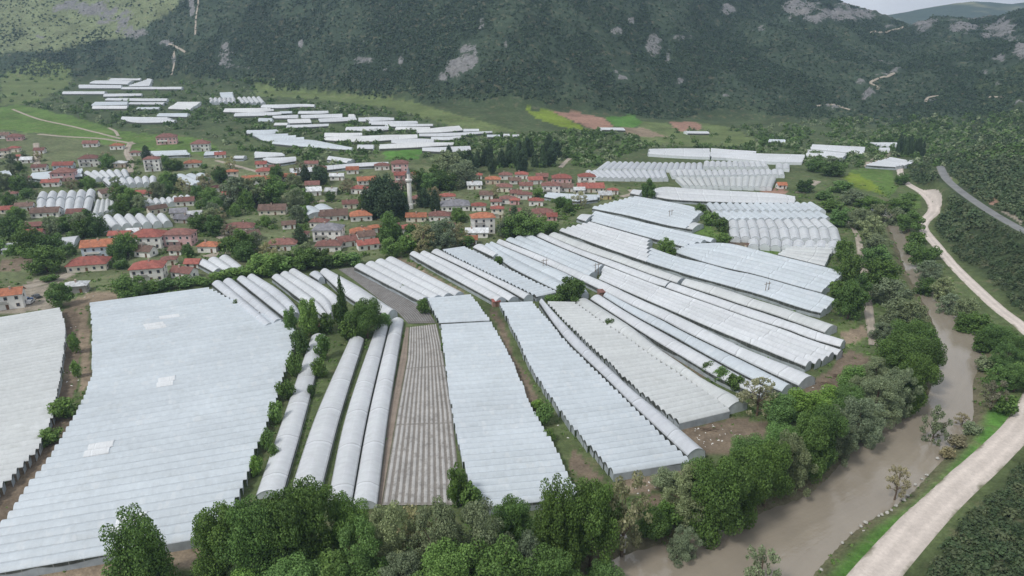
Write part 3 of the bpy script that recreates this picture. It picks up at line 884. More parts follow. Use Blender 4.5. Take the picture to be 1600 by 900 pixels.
    for e in (0, 1):
        V2, F2 = [], []
        inn = ax[0 if e == 0 else -1] * (.12 if e == 0 else -.12)
        for en in ends[e]:
            k0 = len(V2)
            arch, (q, zq_), (p, zp_) = en[:-2], en[-2], en[-1]
            V2 += [(v[0] + inn[0], v[1] + inn[1], v[2] - .03) for v in arch]
            V2 += [(q[0] - c[0] + inn[0], q[1] - c[1] + inn[1], zq_ - zc - .3), (p[0] - c[0] + inn[0], p[1] - c[1] + inn[1], zp_ - zc - .3)]
            F2.append(tuple(range(k0, k0 + len(arch) + 2)))
            if n <= 8:
                link_mesh('end_wall', V2, F2, M[endmat], root); V2, F2 = [], []
        if V2: link_mesh('end_wall', V2, F2, M[endmat], root)
    # newer film sheets laid over the roof
    for (b0, b1, v0, v1) in patches:
        V3, U3, F3 = [], [], []; m_ = 7
        rr = [v0 + (v1 - v0) * q / (m_ - 1) for q in range(m_)]
        for i in range(b0, b1):
            k0 = len(V3)
            P, Q = lines[i], lines[i + 1]
            for v in rr:
                f = v * (K - 1); r = min(int(f), K - 2); g = f - r
                Pp = P[r] * (1 - g) + P[r + 1] * g; Qq = Q[r] * (1 - g) + Q[r + 1] * g
                z = hz((Pp + Qq) / 2) + eave
                for j in range(NA + 1):
                    a = j / NA; x = Pp * (1 - a) + Qq * a
                    V3.append((x[0] - c[0], x[1] - c[1], z - zc + .13 + rise * 1.05 * (math.sin(math.pi * a) ** .85 if 0 < a < 1 else 0))); U3.append((v * 40, i + a))
            for r in range(m_ - 1):
                for j in range(NA): F3.append((k0 + r * (NA + 1) + j, k0 + r * (NA + 1) + j + 1, k0 + (r + 1) * (NA + 1) + j + 1, k0 + (r + 1) * (NA + 1) + j))
        tag(link_mesh('film_patch', V3, F3, M['film_new'], root, uv=U3, colors=[(1, 1, 1, 1)] * len(V3), smooth=True), 'whiter patch of newer film')
    return root

gh = greenhouse
ZF = 'big greenhouses nearest the river trees'
# --- nearest, left to right.  Blocks: the two lists are the first and the last tunnel's ridges' end lines
def block(label, A, B, n=None, **kw):
    """tunnels run from end line A to end line B: turn into two side lines by walking the block tunnel by tunnel"""
    a, _ = resample(np.array([plane_hit(p[0], p[1], 2.1) for p in A]), 2), 0
    return block2(label, A, B, n, **kw)

def block2(label, A, B, n=None, tone='film_blue', eave=2.1, rise=.8, zone=ZF, bay=2.55, patches=(), stagger=.8, gap=.15):
    """a wide block of cross tunnels between the end lines A and B (photo pixels of the eaves)"""
    GH_POLYS.append(list(A) + list(B)[::-1])
    Aw = smooth_line([unproj(p[0], p[1], eave) for p in A], 160); Bw = smooth_line([unproj(p[0], p[1], eave) for p in B], 160)
    ln = .5 * (resample(Aw, 2)[1] + resample(Bw, 2)[1])
    ax0 = (Bw.mean(0) - Aw.mean(0)); ax0 /= np.linalg.norm(ax0)
    mid = (Aw + Bw) / 2
    per = abs(((mid[-1] - mid[0]) * np.array([-ax0[1], ax0[0]])).sum())
    n = n or max(2, int(round(per / bay)))
    A_, _ = resample(Aw, n + 1); B_, _ = resample(Bw, n + 1)
    GH_WORLD.append(np.vstack([Aw, Bw[::-1]]))
    c = (A_.mean(0) + B_.mean(0)) / 2; zc = hz(c)
    root = empty('greenhouse', (c[0], c[1], zc)); tag(root, label, 'greenhouse', zone)
    NA = 8; V, U, C, Fc = [], [], [], []
    EA, EB, SD = [], [], []
    for i in range(n):
        p0, p1, q0, q1 = A_[i], A_[i + 1], B_[i], B_[i + 1]
        ax = (q0 + q1 - p0 - p1); ax /= np.linalg.norm(ax)
        ma, mb = (p0 + p1) / 2, (q0 + q1) / 2
        ja, jb = random.uniform(-.3, .3) * stagger, random.uniform(-.3, .3) * stagger
        p0 = p0 + ax * ((ma - p0) @ ax + ja); p1 = p1 + ax * ((ma - p1) @ ax + ja)
        q0 = q0 + ax * ((mb - q0) @ ax + jb); q1 = q1 + ax * ((mb - q1) @ ax + jb)
        Lb = np.linalg.norm(mb - ma); K = max(4, int(Lb / 4))
        bt = 1 + random.uniform(-.022, .022); br = rise * random.uniform(.93, 1.06)
        k0 = len(V)
        nsec = max(1, int(Lb / 30)); tv = [bt * (1 + random.uniform(-.02, .02)) for _ in range(nsec)]
        fs = np.linspace(0, 1, K)
        Pz = p0 + (q0 - p0) * fs[:, None]; Qz = p1 + (q1 - p1) * fs[:, None]
        zps, zqs = H(Pz[:, 0], Pz[:, 1]), H(Qz[:, 0], Qz[:, 1])
        for r in range(K):
            f = fs[r]
            P, Q = Pz[r], Qz[r]
            zp, zq = zps[r], zqs[r]
            sag = 1 - .04 * (r % 2) * random.random()
            t = tv[min(int(f * nsec), nsec - 1)]
            for j in range(NA + 1):
                a = j / NA; x = P * (1 - a) + Q * a
                V.append((x[0] - c[0], x[1] - c[1], zp * (1 - a) + zq * a + eave + br * sag * (math.sin(math.pi * a) ** .85 if 0 < a < 1 else 0) - zc))
                U.append((f * Lb, i + a)); C.append((t, t, t, .7))
        for r in range(K - 1):
            for j in range(NA): Fc.append((k0 + r * (NA + 1) + j, k0 + r * (NA + 1) + j + 1, k0 + (r + 1) * (NA + 1) + j + 1, k0 + (r + 1) * (NA + 1) + j))
        for E, r, sg in ((EA, 0, 1), (EB, K - 1, -1)):
            E.append(([V[k0 + r * (NA + 1) + j] for j in range(NA + 1)], ax * .15 * sg))
        if i == 0: SD.append([V[k0 + r * (NA + 1)] for r in range(K)])
        if i == n - 1: SD.append([V[k0 + r * (NA + 1) + NA] for r in range(K)])
    link_mesh('film_roof', V, Fc, M[tone], root, uv=U, colors=C, smooth=True)
    for sd in SD:
        V2, U2, F2 = [], [], []
        for r, t in enumerate(sd):
            V2 += [(t[0], t[1], hz((t[0] + c[0], t[1] + c[1])) - zc - .3), (t[0], t[1], t[2] - .02)]; U2 += [(r * 4, 0), (r * 4, .5)]
        for r in range(len(sd) - 1): F2.append((2 * r, 2 * r + 2, 2 * r + 3, 2 * r + 1))
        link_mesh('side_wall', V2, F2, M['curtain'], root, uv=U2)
    for E in (EA, EB):
        V2, U2, F2 = [], [], []
        for arch, inn in E:
            k0 = len(V2)
            V2 += [(v[0] + inn[0], v[1] + inn[1], v[2] - .03) for v in arch]; U2 += [(j * .6, .5 + .5 * math.sin(math.pi * j / NA)) for j in range(NA + 1)]
            g = hz((arch[0][0] + c[0], arch[0][1] + c[1])) - zc - .3
            V2 += [(arch[-1][0] + inn[0], arch[-1][1] + inn[1], g), (arch[0][0] + inn[0], arch[0][1] + inn[1], g)]; U2 += [(4.8, 0), (0, 0)]
            F2.append(tuple(range(k0, k0 + NA + 3)))
        link_mesh('end_wall', V2, F2, M['curtain'], root, uv=U2)
    for (b0, b1, v0, v1) in patches:
        V3, U3, F3 = [], [], []
        for i in range(min(b0, n - 3), min(b1, n - 1)):
            k0 = len(V3)
            for r in range(6):
                f = v0 + (v1 - v0) * r / 5
                P, Q = A_[i] + (B_[i] - A_[i]) * f, A_[i + 1] + (B_[i + 1] - A_[i + 1]) * f
                for j in range(NA + 1):
                    a = j / NA; x = P * (1 - a) + Q * a
                    V3.append((x[0] - c[0], x[1] - c[1], hz(P) + eave + .14 + rise * 1.07 * (math.sin(math.pi * a) ** .85 if 0 < a < 1 else 0) - zc)); U3.append((f * ln, i + a))
            for r in range(5):
                for j in range(NA): F3.append((k0 + r * (NA + 1) + j, k0 + r * (NA + 1) + j + 1, k0 + (r + 1) * (NA + 1) + j + 1, k0 + (r + 1) * (NA + 1) + j))
        tag(link_mesh('film_patch', V3, F3, M['film_new'], root, uv=U3, colors=[(1, 1, 1, 1)] * len(V3), smooth=True), 'whiter patch of newer film')
    return root

block2('huge bluish multi-span greenhouse with white film patches between dirt lane and river trees',
       [(141,474),(144,510),(145,575),(142,592),(123,640),(98,683),(72,724),(43,761),(12,808),(-55,905)],
       [(325,450),(392,484),(460,514),(452,560),(432,620),(414,672),(397,706),(385,747),(368,785),(335,838)], None, bay=3.0, patches=[(27, 29, .34, .42), (38, 40, .16, .27), (9, 10, .42, .55), (11, 13, .30, .42), (49, 51, .50, .62)])
block2('white multi-span greenhouse beyond the twin dirt lanes, cut by the photo edge',
       [(-150,522),(-170,580),(-180,650),(-190,740),(-230,860)],
       [(93,482),(102,508),(101,545),(94,590),(83,650),(66,690),(42,722),(0,764),(-60,822)], None, tone='film_grey')
block2('short bluish multi-span greenhouse at the upper end of the striped field',
       [(668,467),(677,487),(687,505)], [(735,461),(750,480),(765,501)], None)
block2('long bluish multi-span greenhouse along the right side of the striped field',
       [(689,508),(691,530),(697,580),(707,645),(720,709),(748,794)], [(767,504),(800,565),(830,636),(862,692),(884,735),(906,778)], None)
block2('wide bluish multi-span greenhouse with grey film front wall beside the overgrown lane',
       [(780,474),(800,513),(827,570),(873,640),(915,692),(960,741)], [(830,472),(860,505),(885,537),(940,590),(996,645),(1077,722)], None)
block2('wide greyish multi-span greenhouse with saw-toothed edge between two single tunnels',
       [(854,472),(899,519),(950,567),(992,607),(1035,642),(1062,662)], [(897,473),(937,501),(975,526),(1017,556),(1087,603),(1141,643)], None, tone='film_grey')
block2('saw-toothed bluish greenhouse wedge in the middle of the diagonal rows',
       [(690,391),(720,407),(775,434),(838,464)], [(725,386),(750,398),(787,418),(825,437),(870,457)], None, zone='diagonal greenhouses behind the fields', tone='film_blue')

ZT = 'tunnels beside the striped field'
TUN = dict(eave=1.2, rise=1.2, gap=.04, zone=ZT)
gh('single white tunnel with bumpy hoops between hedge and grass strip', [(486,527),(445,645),(400,773)], [(509,523),(478,645),(442,772)], 1, 'film_white', lumpy=1, **TUN)
gh('single smooth milky tunnel standing between two grass strips', [(546,530),(495,645),(454,765)], [(569,530),(533,645),(502,765)], 1, 'film_white', sec=400, **TUN)
gh('milky tunnel with thick hoop bands, one of a pair, on the grass side', [(590,503),(543,640),(511,785)], [(609,501),(576,640),(549,788)], 1, 'film_white', **TUN)
gh('milky tunnel with thick hoop bands, one of a pair, on the ploughed field side', [(611,501),(578,640),(551,788)], [(631,500),(608,640),(589,790)], 1, 'film_white', **TUN)

ZD = 'diagonal greenhouses behind the fields'
gh('two-bay whitish greenhouse touching the upper edge of the huge block', [(329,444),(412,514)], [(366,437),(443,500)], 2, 'film_clear', zone=ZD)
gh('two-bay greyish greenhouse with rounded far ends behind two round trees', [(368,437),(445,499)], [(402,431),(440,455),(464,478),(470,492)], 2, 'film_clear', zone=ZD)
gh('three-bay white greenhouse ending beside the columnar poplar', [(424,435),(470,470),(506,497)], [(465,421),(527,461),(529,490)], 3, 'film_white', zone=ZD)
gh('tiny rounded white tunnel stub in front of the village hedge', [(484,431),(500,441)], [(499,424),(505,433)], 1, 'film_clear', zone=ZD)
gh('single white tunnel between poplar and grey row field', [(501,428),(550,470),(606,494)], [(513,421),(560,446),(621,487)], 1, 'film_white', rise=1.6, zone=ZD)
gh('four-bay white greenhouse along the upper side of the grey row field', [(553,418),(600,443),(655,471)], [(617,402),(726,458)], None, 'film_white', zone=ZD, lumpy=.5)
gh('two-bay lumpy white greenhouse beside the green lane with red shed', [(637,397),(700,432),(771,471)], [(671,395),(720,418),(780,448),(814,467)], 2, 'film_white', zone=ZD, lumpy=1)
gh('single-bay white greenhouse along the saw-toothed bluish wedge', [(673,395),(722,418),(782,448),(816,467)], [(689,391),(720,408),(773,434),(836,464)], 1, 'film_white', zone=ZD)
gh('short white tunnel with dark wall and a bush at its end', [(740,388),(772,403)], [(756,382),(780,398)], 1, 'film_white', zone=ZD)
gh('two-bay bluish greenhouse ending at the dark round tree', [(757,385),(790,413),(830,435),(866,453),(888,463)], [(772,380),(850,412),(900,435),(922,459)], 2, 'film_blue', zone=ZD)
gh('very long single tunnel reaching from village hedge to the pallet yard', [(774,380),(850,412),(900,435),(945,457),(990,479),(1035,500),(1063,515),(1120,543),(1190,577),(1244,602)],
   [(787,378),(860,408),(936,439),(999,468),(1050,491),(1100,514),(1167,547),(1250,580),(1278,592)], 1, 'film_white', rise=1.7, zone=ZD)
gh('long tunnel with bluish lower half ending beside the willow thicket', [(943,464),(990,493),(1050,525),(1101,554),(1170,591),(1217,611)], [(950,460),(990,480),(1035,501),(1062,516),(1118,543),(1188,577),(1243,605)], 1, 'film_blue', rise=1.5, zone=ZD)
gh('long whitish tunnel above the brown gap with a bush row', [(922,468),(987,510),(1020,531),(1062,556),(1120,590),(1180,616)], [(941,463),(990,494),(1050,527),(1100,555),(1168,592),(1212,612)], 1, 'film_white', rise=1.5, zone=ZD)
gh('long grey-white tunnel hugging the saw-toothed edge of the greyish block', [(899,475),(939,503),(977,528),(1019,558),(1059,584),(1089,605),(1143,645)], [(920,468),(960,493),(990,513),(1025,541),(1060,566),(1100,593),(1145,615),(1162,625)], 1, 'film_grey', rise=1.6, zone=ZD, lumpy=.5)
gh('long narrow tunnel squeezed between the two widest saw-toothed blocks', [(840,471),(864,506),(890,538),(944,590),(1000,645),(1080,720)], [(852,473),(898,521),(947,569),(990,610),(1034,645),(1096,698)], 1, 'film_clear', rise=1.5, zone=ZD)
gh('three-bay bluish greenhouse starting below the village bushes with pole in front', [(789,376),(860,406),(922,433)], [(832,368),(880,390),(945,416)], 3, 'film_blue', zone=ZD)
gh('single tunnel above the three-bay bluish greenhouse, narrow and pale', [(833,367),(880,388),(945,414),(1011,440),(1034,447)], [(856,368),(910,392),(960,409),(1011,428),(1056,444)], 1, 'film_white', zone=ZD)
gh('single greyish tunnel along the grassy lane ending in a dark door', [(857,369),(910,391),(960,408),(1011,427),(1058,443)], [(872,365),(960,397),(1024,420),(1072,437)], 1, 'film_grey', zone=ZD)
gh('five-bay pale greenhouse with open gable ends above the pallet yard', [(938,438),(999,465),(1050,487),(1119,517),(1190,546),(1256,573)], [(946,417),(1033,450),(1116,479),(1175,500),(1226,517),(1265,532),(1320,550)], 5, 'film_white', zone=ZD)
gh('single tunnel with pointed end between the five-bay greenhouse and a patched tunnel', [(1035,448),(1116,477),(1175,498),(1226,514),(1265,529),(1307,541)], [(1060,446),(1119,466),(1160,480),(1199,492),(1250,510),(1289,524),(1327,536)], 1, 'film_white', rise=1.5, zone=ZD)
gh('single patched tunnel with open round end beside the brown lane', [(1064,445),(1119,463),(1160,477),(1199,489),(1250,507),(1289,521)], [(1077,438),(1110,446),(1167,464),(1232,485),(1308,510)], 1, 'film_grey', rise=1.6, zone=ZD, sec=12)
gh('broad white greenhouse with bright film patch above the grassy lane', [(873,361),(950,389),(1014,411)], [(926,349),(970,362),(1016,375)], None, 'film_white', zone=ZD)
gh('broad white greenhouse continuing the grassy lane down to the riverside trees', [(1015,411),(1033,417),(1100,437),(1145,449),(1197,464),(1265,486),(1287,491)], [(1017,388),(1060,403),(1100,412),(1143,424),(1179,431),(1250,451),(1284,460),(1305,469)], None, 'film_blue', zone=ZD)
gh('long pale tunnels starting at the pink house garden, above the bright patch', [(926,347),(1000,368),(1067,386)], [(930,331),(1040,357),(1121,375)], None, 'film_blue', zone=ZD)
gh('small broken white tunnel beside the village end gardens', [(902,342),(920,347)], [(914,335),(926,335)], 1, 'film_white', zone=ZD)
gh('broad bluish greenhouse below the smooth white sheet, ending in riverside trees', [(1054,395),(1100,410),(1143,421),(1179,429),(1250,449),(1284,458)], [(1080,384),(1137,382),(1183,392),(1213,400),(1286,418),(1322,428)], None, 'film_blue', zone=ZD)
ZR = 'arched greenhouse rows by the river bend'
gh('smooth white greenhouse sheet in front of the arched rows', [(1213,398),(1286,416)], [(1236,386),(1308,379)], None, 'film_grey', zone=ZR, rise=.7, cut=False)
gh('bluish multi-bay greenhouse with dark lower wall facing the village end', [(923,326),(980,337),(1040,352),(1072,358)], [(995,308),(1029,314),(1082,324),(1097,333)], None, 'film_blue', zone=ZR)
gh('half-covered small tunnel beside the tree clump, pale grey', [(1074,358),(1085,360)], [(1085,347),(1097,350)], 1, 'film_grey', zone=ZR)
AR = dict(zone=ZR, rise=1.5, eave=1.9, gap=.2, endmat='end_light')
gh('uppermost arched greenhouse row below the long flat white greenhouse', [(1103,320),(1112,331)], [(1272,319),(1292,331)], None, 'film_blue', bay=4.1, **AR)
gh('second arched greenhouse row from the top, bluish, beside the tree clump', [(1114,333),(1137,345)], [(1283,333),(1300,343)], None, 'film_blue', bay=4.4, **AR)
gh('third arched greenhouse row from the top, with the biggest white domes', [(1138,347),(1139,359)], [(1294,345),(1309,357)], None, 'film_white', bay=5.1, **AR)
gh('fourth arched greenhouse row from the top, beside the brown plot', [(1138,361),(1141,373)], [(1310,359),(1315,377)], None, 'film_white', bay=5.1, **AR)
gh('lowest arched greenhouse row directly behind the smooth white sheet', [(1168,376),(1168,385)], [(1312,380),(1309,390)], None, 'film_white', bay=5.1, **AR)
gh('long flat white greenhouse across the top of the arched rows', [(1023,308),(1060,313),(1158,317),(1243,318)], [(1023,297),(1040,293),(1083,296),(1204,303),(1243,309)], 4, 'film_white', zone=ZR)
gh('small flat white greenhouse behind the dark tree near the village end', [(989,303),(1003,306)], [(988,296),(1003,297)], 1, 'film_white', zone=ZR)
ZO = 'far white greenhouse rows by the river'
FA = dict(zone=ZO, endmat='end_light', wallmat='end_light', rise=1.25, eave=1.9, gap=.1, bay=4.3)
gh('far back row of small white arches beside the wooded gully', [(946,254),(931,265)], [(1098,256),(1098,266)], None, 'film_clear', **FA)
gh('ragged white arched greenhouse row closest to the red-roofed farm', [(915,268),(932,279)], [(1040,268),(1045,280)], None, 'film_clear', **FA)
gh('far back row of white arches with bushes on top edge, nearer the river', [(1100,253),(1098,262)], [(1197,254),(1202,262)], None, 'film_white', **FA)
gh('long white arched row above the thin dark gap', [(1046,267),(1050,276)], [(1224,266),(1226,274)], None, 'film_white', **FA)
gh('greyish arched row below the thin dark gap, by the orange-roofed cottage', [(1055,279),(1068,291)], [(1213,277),(1206,294)], None, 'film_grey', **FA)
gh('small cluster of white arches between dark trees, near the cottage', [(1212,257),(1212,264)], [(1234,258),(1234,265)], None, 'film_white', **FA)
FB = dict(zone=ZO, wallmat='end_light', rise=1.2, eave=2.0, gap=.1)
gh('long white greenhouse in the far row, end nearest the gully', [(1013,241),(1060,244),(1108,246)], [(1015,234),(1060,233),(1108,233)], None, 'film_white', **FB)
gh('white greenhouse in the far row with a purple-grey roof end', [(1111,246),(1137,247)], [(1111,233),(1184,238)], None, 'film_white', **FB)
gh('long smooth white greenhouse in the far row behind a clump of dark trees', [(1125,246),(1200,253),(1252,254)], [(1150,239),(1184,241),(1256,243)], None, 'film_white', **FB)
gh('white greenhouse in the far row right above the riverside thicket', [(1260,243),(1312,250)], [(1263,235),(1325,241)], None, 'film_white', **FB)
gh('farthest large white greenhouse, reaching the tall dark grove', [(1266,233),(1349,241)], [(1270,227),(1352,231)], None, 'film_white', **FB)
gh('thin white greenhouse strip beside the tall dark grove', [(1377,228),(1398,229)], [(1356,224),(1400,224)], None, 'film_white', **FB)
gh('tiny white greenhouse beside the dirt lane at the grove', [(1373,235),(1389,236)], [(1374,232),(1390,232)], None, 'film_white', **FB)
gh('single large smooth white greenhouse above the yellow-green field', [(1352,258),(1398,261)], [(1393,246),(1441,248)], None, 'film_white', rise=.7, eave=2.4, gap=.1, zone=ZO, cut=False)

ZV = 'greenhouses among the village houses'
VG = dict(zone=ZV, rise=1.3, eave=2.0)
VA = dict(zone=ZV, endmat='end_light', rise=2.4, eave=2.0, gap=.1)
gh('flat pale greenhouse in front of the white house by the meadow', [(222,245),(297,242)], [(225,238),(290,236)], None, 'film_blue', **VG)
gh('flat pale greenhouse behind the pink house with brown roof', [(50,279),(80,281),(128,276)], [(50,272),(128,265)], None, 'film_blue', **VG)
gh('white arched greenhouse behind the village, low round bays, beside a lane', [(130,270),(148,280)], [(200,267),(204,278)], 6, 'film_white', **VA)
gh('small white arched greenhouse below the village lane, half hidden by trees', [(160,282),(170,290)], [(245,278),(245,288)], 7, 'film_white', **VA)
gh('broad smooth pale greenhouse beside the blue tarpaulin house', [(257,275),(300,291)], [(322,272),(331,280)], None, 'film_blue', cut=False, **VG)
gh('back row of big white domes in the upper village garden', [(60,304),(56,313)], [(150,300),(148,311)], 6, 'film_white', **VA)
gh('front row of big white domes above a long brown barn', [(57,315),(57,331)], [(147,313),(142,331)], 6, 'film_white', **VA)
gh('small tapering white greenhouse beside the big domes', [(150,314),(143,337)], [(179,312),(181,329)], 4, 'film_grey', **VA)
gh('row of seven white domes directly behind the long red roof', [(142,341),(157,358)], [(260,337),(270,349)], 7, 'film_white', **VA)
gh('low row of small white arches behind the dark red gable', [(218,315),(222,322)], [(298,307),(304,315)], 8, 'film_white', **VA)
gh('long white shed-like tunnel behind the garden trees at the village edge', [(9,391),(45,389),(120,384)], [(8,380),(60,375),(120,368)], 1, 'film_white', **VG)
gh('three-bay white greenhouse beside the orange-roofed white house', [(305,411),(331,425)], [(360,400),(386,420)], 3, 'film_white', zone=ZV)
gh('small pale greenhouse at the edge of the upper village by the photo border', [(0,277),(14,275)], [(0,268),(16,264)], 1, 'film_blue', **VG)
gh('pale greenhouse in the village centre between brown roofs', [(468,326),(481,337)], [(512,320),(528,329)], 2, 'film_blue', **VG)
gh('very long thin white tunnel across the back of the village', [(452,272),(500,267),(560,261),(606,258)], [(455,263),(500,260),(560,255),(608,254)], 1, 'film_white', **VG)
gh('pale greenhouse above the village, first behind the red roof cluster', [(400,247),(446,244)], [(399,238),(440,241)], None, 'film_white', **VG)
gh('pale greenhouse above the village, touching the red roof cluster', [(410,250),(430,256),(462,252)], [(418,248),(462,246)], None, 'film_white', **VG)
gh('pale greenhouse above the village behind a feathery tree', [(513,250),(542,255)], [(515,245),(554,250)], None, 'film_white', **VG)
gh('tiny white greenhouse between village gardens and hillside terraces', [(366,248),(384,248)], [(368,244),(382,244)], 1, 'film_white', **VG)
gh('small white greenhouse beside the little red roof at the meadow', [(320,243),(348,242)], [(322,237),(345,236)], 1, 'film_blue', **VG)
gh('pale greenhouse yard roof in front of the red farm buildings', [(850,308),(900,315),(930,312)], [(858,302),(938,306)], 2, 'film_blue', **VG)
gh('small white greenhouse beside grey roofs right of the minaret', [(730,286),(748,288)], [(730,282),(750,283)], 1, 'film_blue', **VG)

# terraces on the hillside: each entry is one tunnel or one pair
TERR = [
 ([(347,153),(365,153)],[(344,146),(364,145)]), ([(408,168),(440,169),(470,167),(492,167)],[(412,165),(470,164),(492,165)]), ([(350,175),(400,176),(430,173)],[(352,171),(415,170)]),
 ([(366,182),(410,181),(440,179)],[(368,178),(440,176)]), ([(437,178),(456,177)],[(438,175),(457,175)]), ([(466,178),(500,178),(513,177)],[(468,175),(513,175)]), ([(430,185),(466,185)],[(425,183),(466,181)]),
 ([(472,185),(520,184),(535,183.5)],[(470,181),(535,179)]), ([(545,183),(556,183)],[(545,180),(553,180)]), ([(405,190),(427,190)],[(405,186),(425,186)]), ([(452,193),(487,192)],[(449,188),(484,187)]),
 ([(500,191),(530,190),(557,188)],[(497,187),(555,184)]), ([(432,196),(452,196)],[(428,193),(449,193)]), ([(448,200),(480,199),(515,197)],[(450,196),(513,195)]),
 ([(560,190),(590,189),(616,188)],[(560,185),(590,184),(616,186)]), ([(583,195),(620,195),(654,193)],[(575,191),(650,191)]), ([(592,197.5),(630,198),(675,197)],[(615,194.6),(678,195.2)]), ([(540,204),(580,205),(606,203)],[(542,200),(580,199),(608,199)]),
 ([(618,203),(650,203),(672,202)],[(620,199.5),(672,200.5)]), ([(652,208),(690,207),(722,204)],[(650,205),(690,200),(716,198)]), ([(724,206),(745,205)],[(724,202.5),(752,203)]), ([(655,213),(700,213),(760,208)],[(655,210),(700,208.5),(778,207)]),
 ([(673,218),(700,219),(725,215.5)],[(675,215.5),(723,213.5)]), ([(508,214),(540,214),(566,212)],[(508,209),(566,210)]), ([(506,219),(560,222),(610,219),(652,216)],[(510,217),(580,213),(652,212)]), ([(612,223.5),(640,225),(678,223)],[(612,220),(655,218),(678,220)]),
 ([(559,233),(584,233)],[(559,228),(584,228)]), ([(592,233),(640,231),(709,227)],[(594,227),(650,224),(709,225)]), ([(660,236),(700,238),(735,235)],[(660,233),(700,231),(734,230)]),
 ([(388,209),(420,210),(440,207)],[(386,205),(430,204)]), ([(400,214),(421,221),(482,218.5)],[(394,212),(444,210.5)]), ([(422,225),(480,230),(550,235)],[(440,221),(490,219.5),(551,233)]),
 ([(762,214.5),(781,214.5)],[(760,212),(781,212)]), ([(786,213.5),(796,213.5)],[(786,211),(796,211)]), ([(801,214),(811,214)],[(801,212),(811,212)]),
 ([(174,126),(220,125.5)],[(172,123),(220,123)]), ([(140,130.5),(200,132)],[(150,127),(208,127)]), ([(202,135),(235,134.5)],[(232,123),(238,125)]), ([(126,138),(190,138)],[(124,133.5),(190,134.5)]), ([(192,139.5),(240,139.5),(285,139.5)],[(192,137),(285,137)]),
 ([(100,147),(165,147)],[(100,144),(165,144)]), ([(164,151),(190,150.5),(222,149.5)],[(164,147.5),(222,147.5)]), ([(165,157),(220,158),(262,158)],[(170,154.5),(262,155.5)]), ([(144,165.5),(200,164)],[(150,160.5),(200,160.5)]), ([(204,163),(258,163.5)],[(204,161),(258,161)]),
 ([(146,170),(200,170)],[(146,167),(200,167)]), ([(216,171),(250,170.5)],[(216,168.5),(250,168.5)]), ([(263,170),(298,171.5)],[(280,160.5),(316,160.5)]), ([(246,182),(295,183)],[(250,178.5),(294,178.5)]), ([(190,186.5),(215,192),(277,191)],[(192,184),(260,184.5)]),
 ([(935,203),(975,204)],[(940,200.5),(972,201)]), ([(1071,208.5),(1107,209)],[(1071,206),(1104,206.5)]), ([(1200,222),(1228,223)],[(1202,219.5),(1226,220)])]
zones_t = {'west': [], 'mid': [], 'east': [], 'far': []}
for L, R in TERR:
    cx = (L[0][0] + L[-1][0]) / 2
    zones_t['west' if cx < 320 else 'mid' if cx < 545 else 'east' if cx < 830 else 'far'].append((L, R))
ZN = {'west': 'leftmost hillside terraces', 'mid': 'middle hillside terraces', 'east': 'terraces nearest the pine grove', 'far': 'far foothill fields'}
for k, lst in zones_t.items():
    lst.sort(key=lambda q: (q[0][0][1] + q[0][-1][1]) / 2)
    for i, (L, R) in enumerate(lst):
        ln = L[-1][0] - L[0][0]
        wd = 'short' if ln < 30 else 'long' if ln > 75 else 'thin'
        pos = 'top' if i < len(lst) / 2 else 'bottom'
        o = ordinal(i + 1) if pos == 'top' else ordinal(len(lst) - i)
        gh(f"{wd} white tunnel greenhouse, {o} from the {pos} of the {ZN[k]}", L, R, None, random.choice(['film_white', 'film_white', 'film_new', 'film_blue']), eave=1.5, rise=1.7, zone='terrace greenhouses', bay=7.5, endmat='end_light', wallmat='gap_dark')
for lab, L, R, n in [('row of small white arches just below the single terrace shed', [(326,155),(328,161)], [(368,154),(369,161)], 6), ('row of slanting white arches at the upper corner of the terraces', [(370,153.5),(378,162)], [(408,153),(416,162)], 5)]:
    gh(lab, L, R, n, 'film_white', eave=2.0, rise=2.0, zone='terrace greenhouses', gap=.1)
# ================================================================== HOUSES
HOUSE_BOX = []
WCOL = {'w_white': 'white', 'w_cream': 'cream', 'w_beige': 'beige', 'w_pink': 'pink', 'w_blue': 'pale blue', 'w_brick': 'brick-red', 'w_grey': 'grey', 'w_yellow': 'yellow'}
RCOL = {'r_orange': 'orange', 'r_red': 'red', 'r_brick': 'faded red', 'r_brown': 'brown', 'r_grey': 'grey', 'r_white': 'pale'}
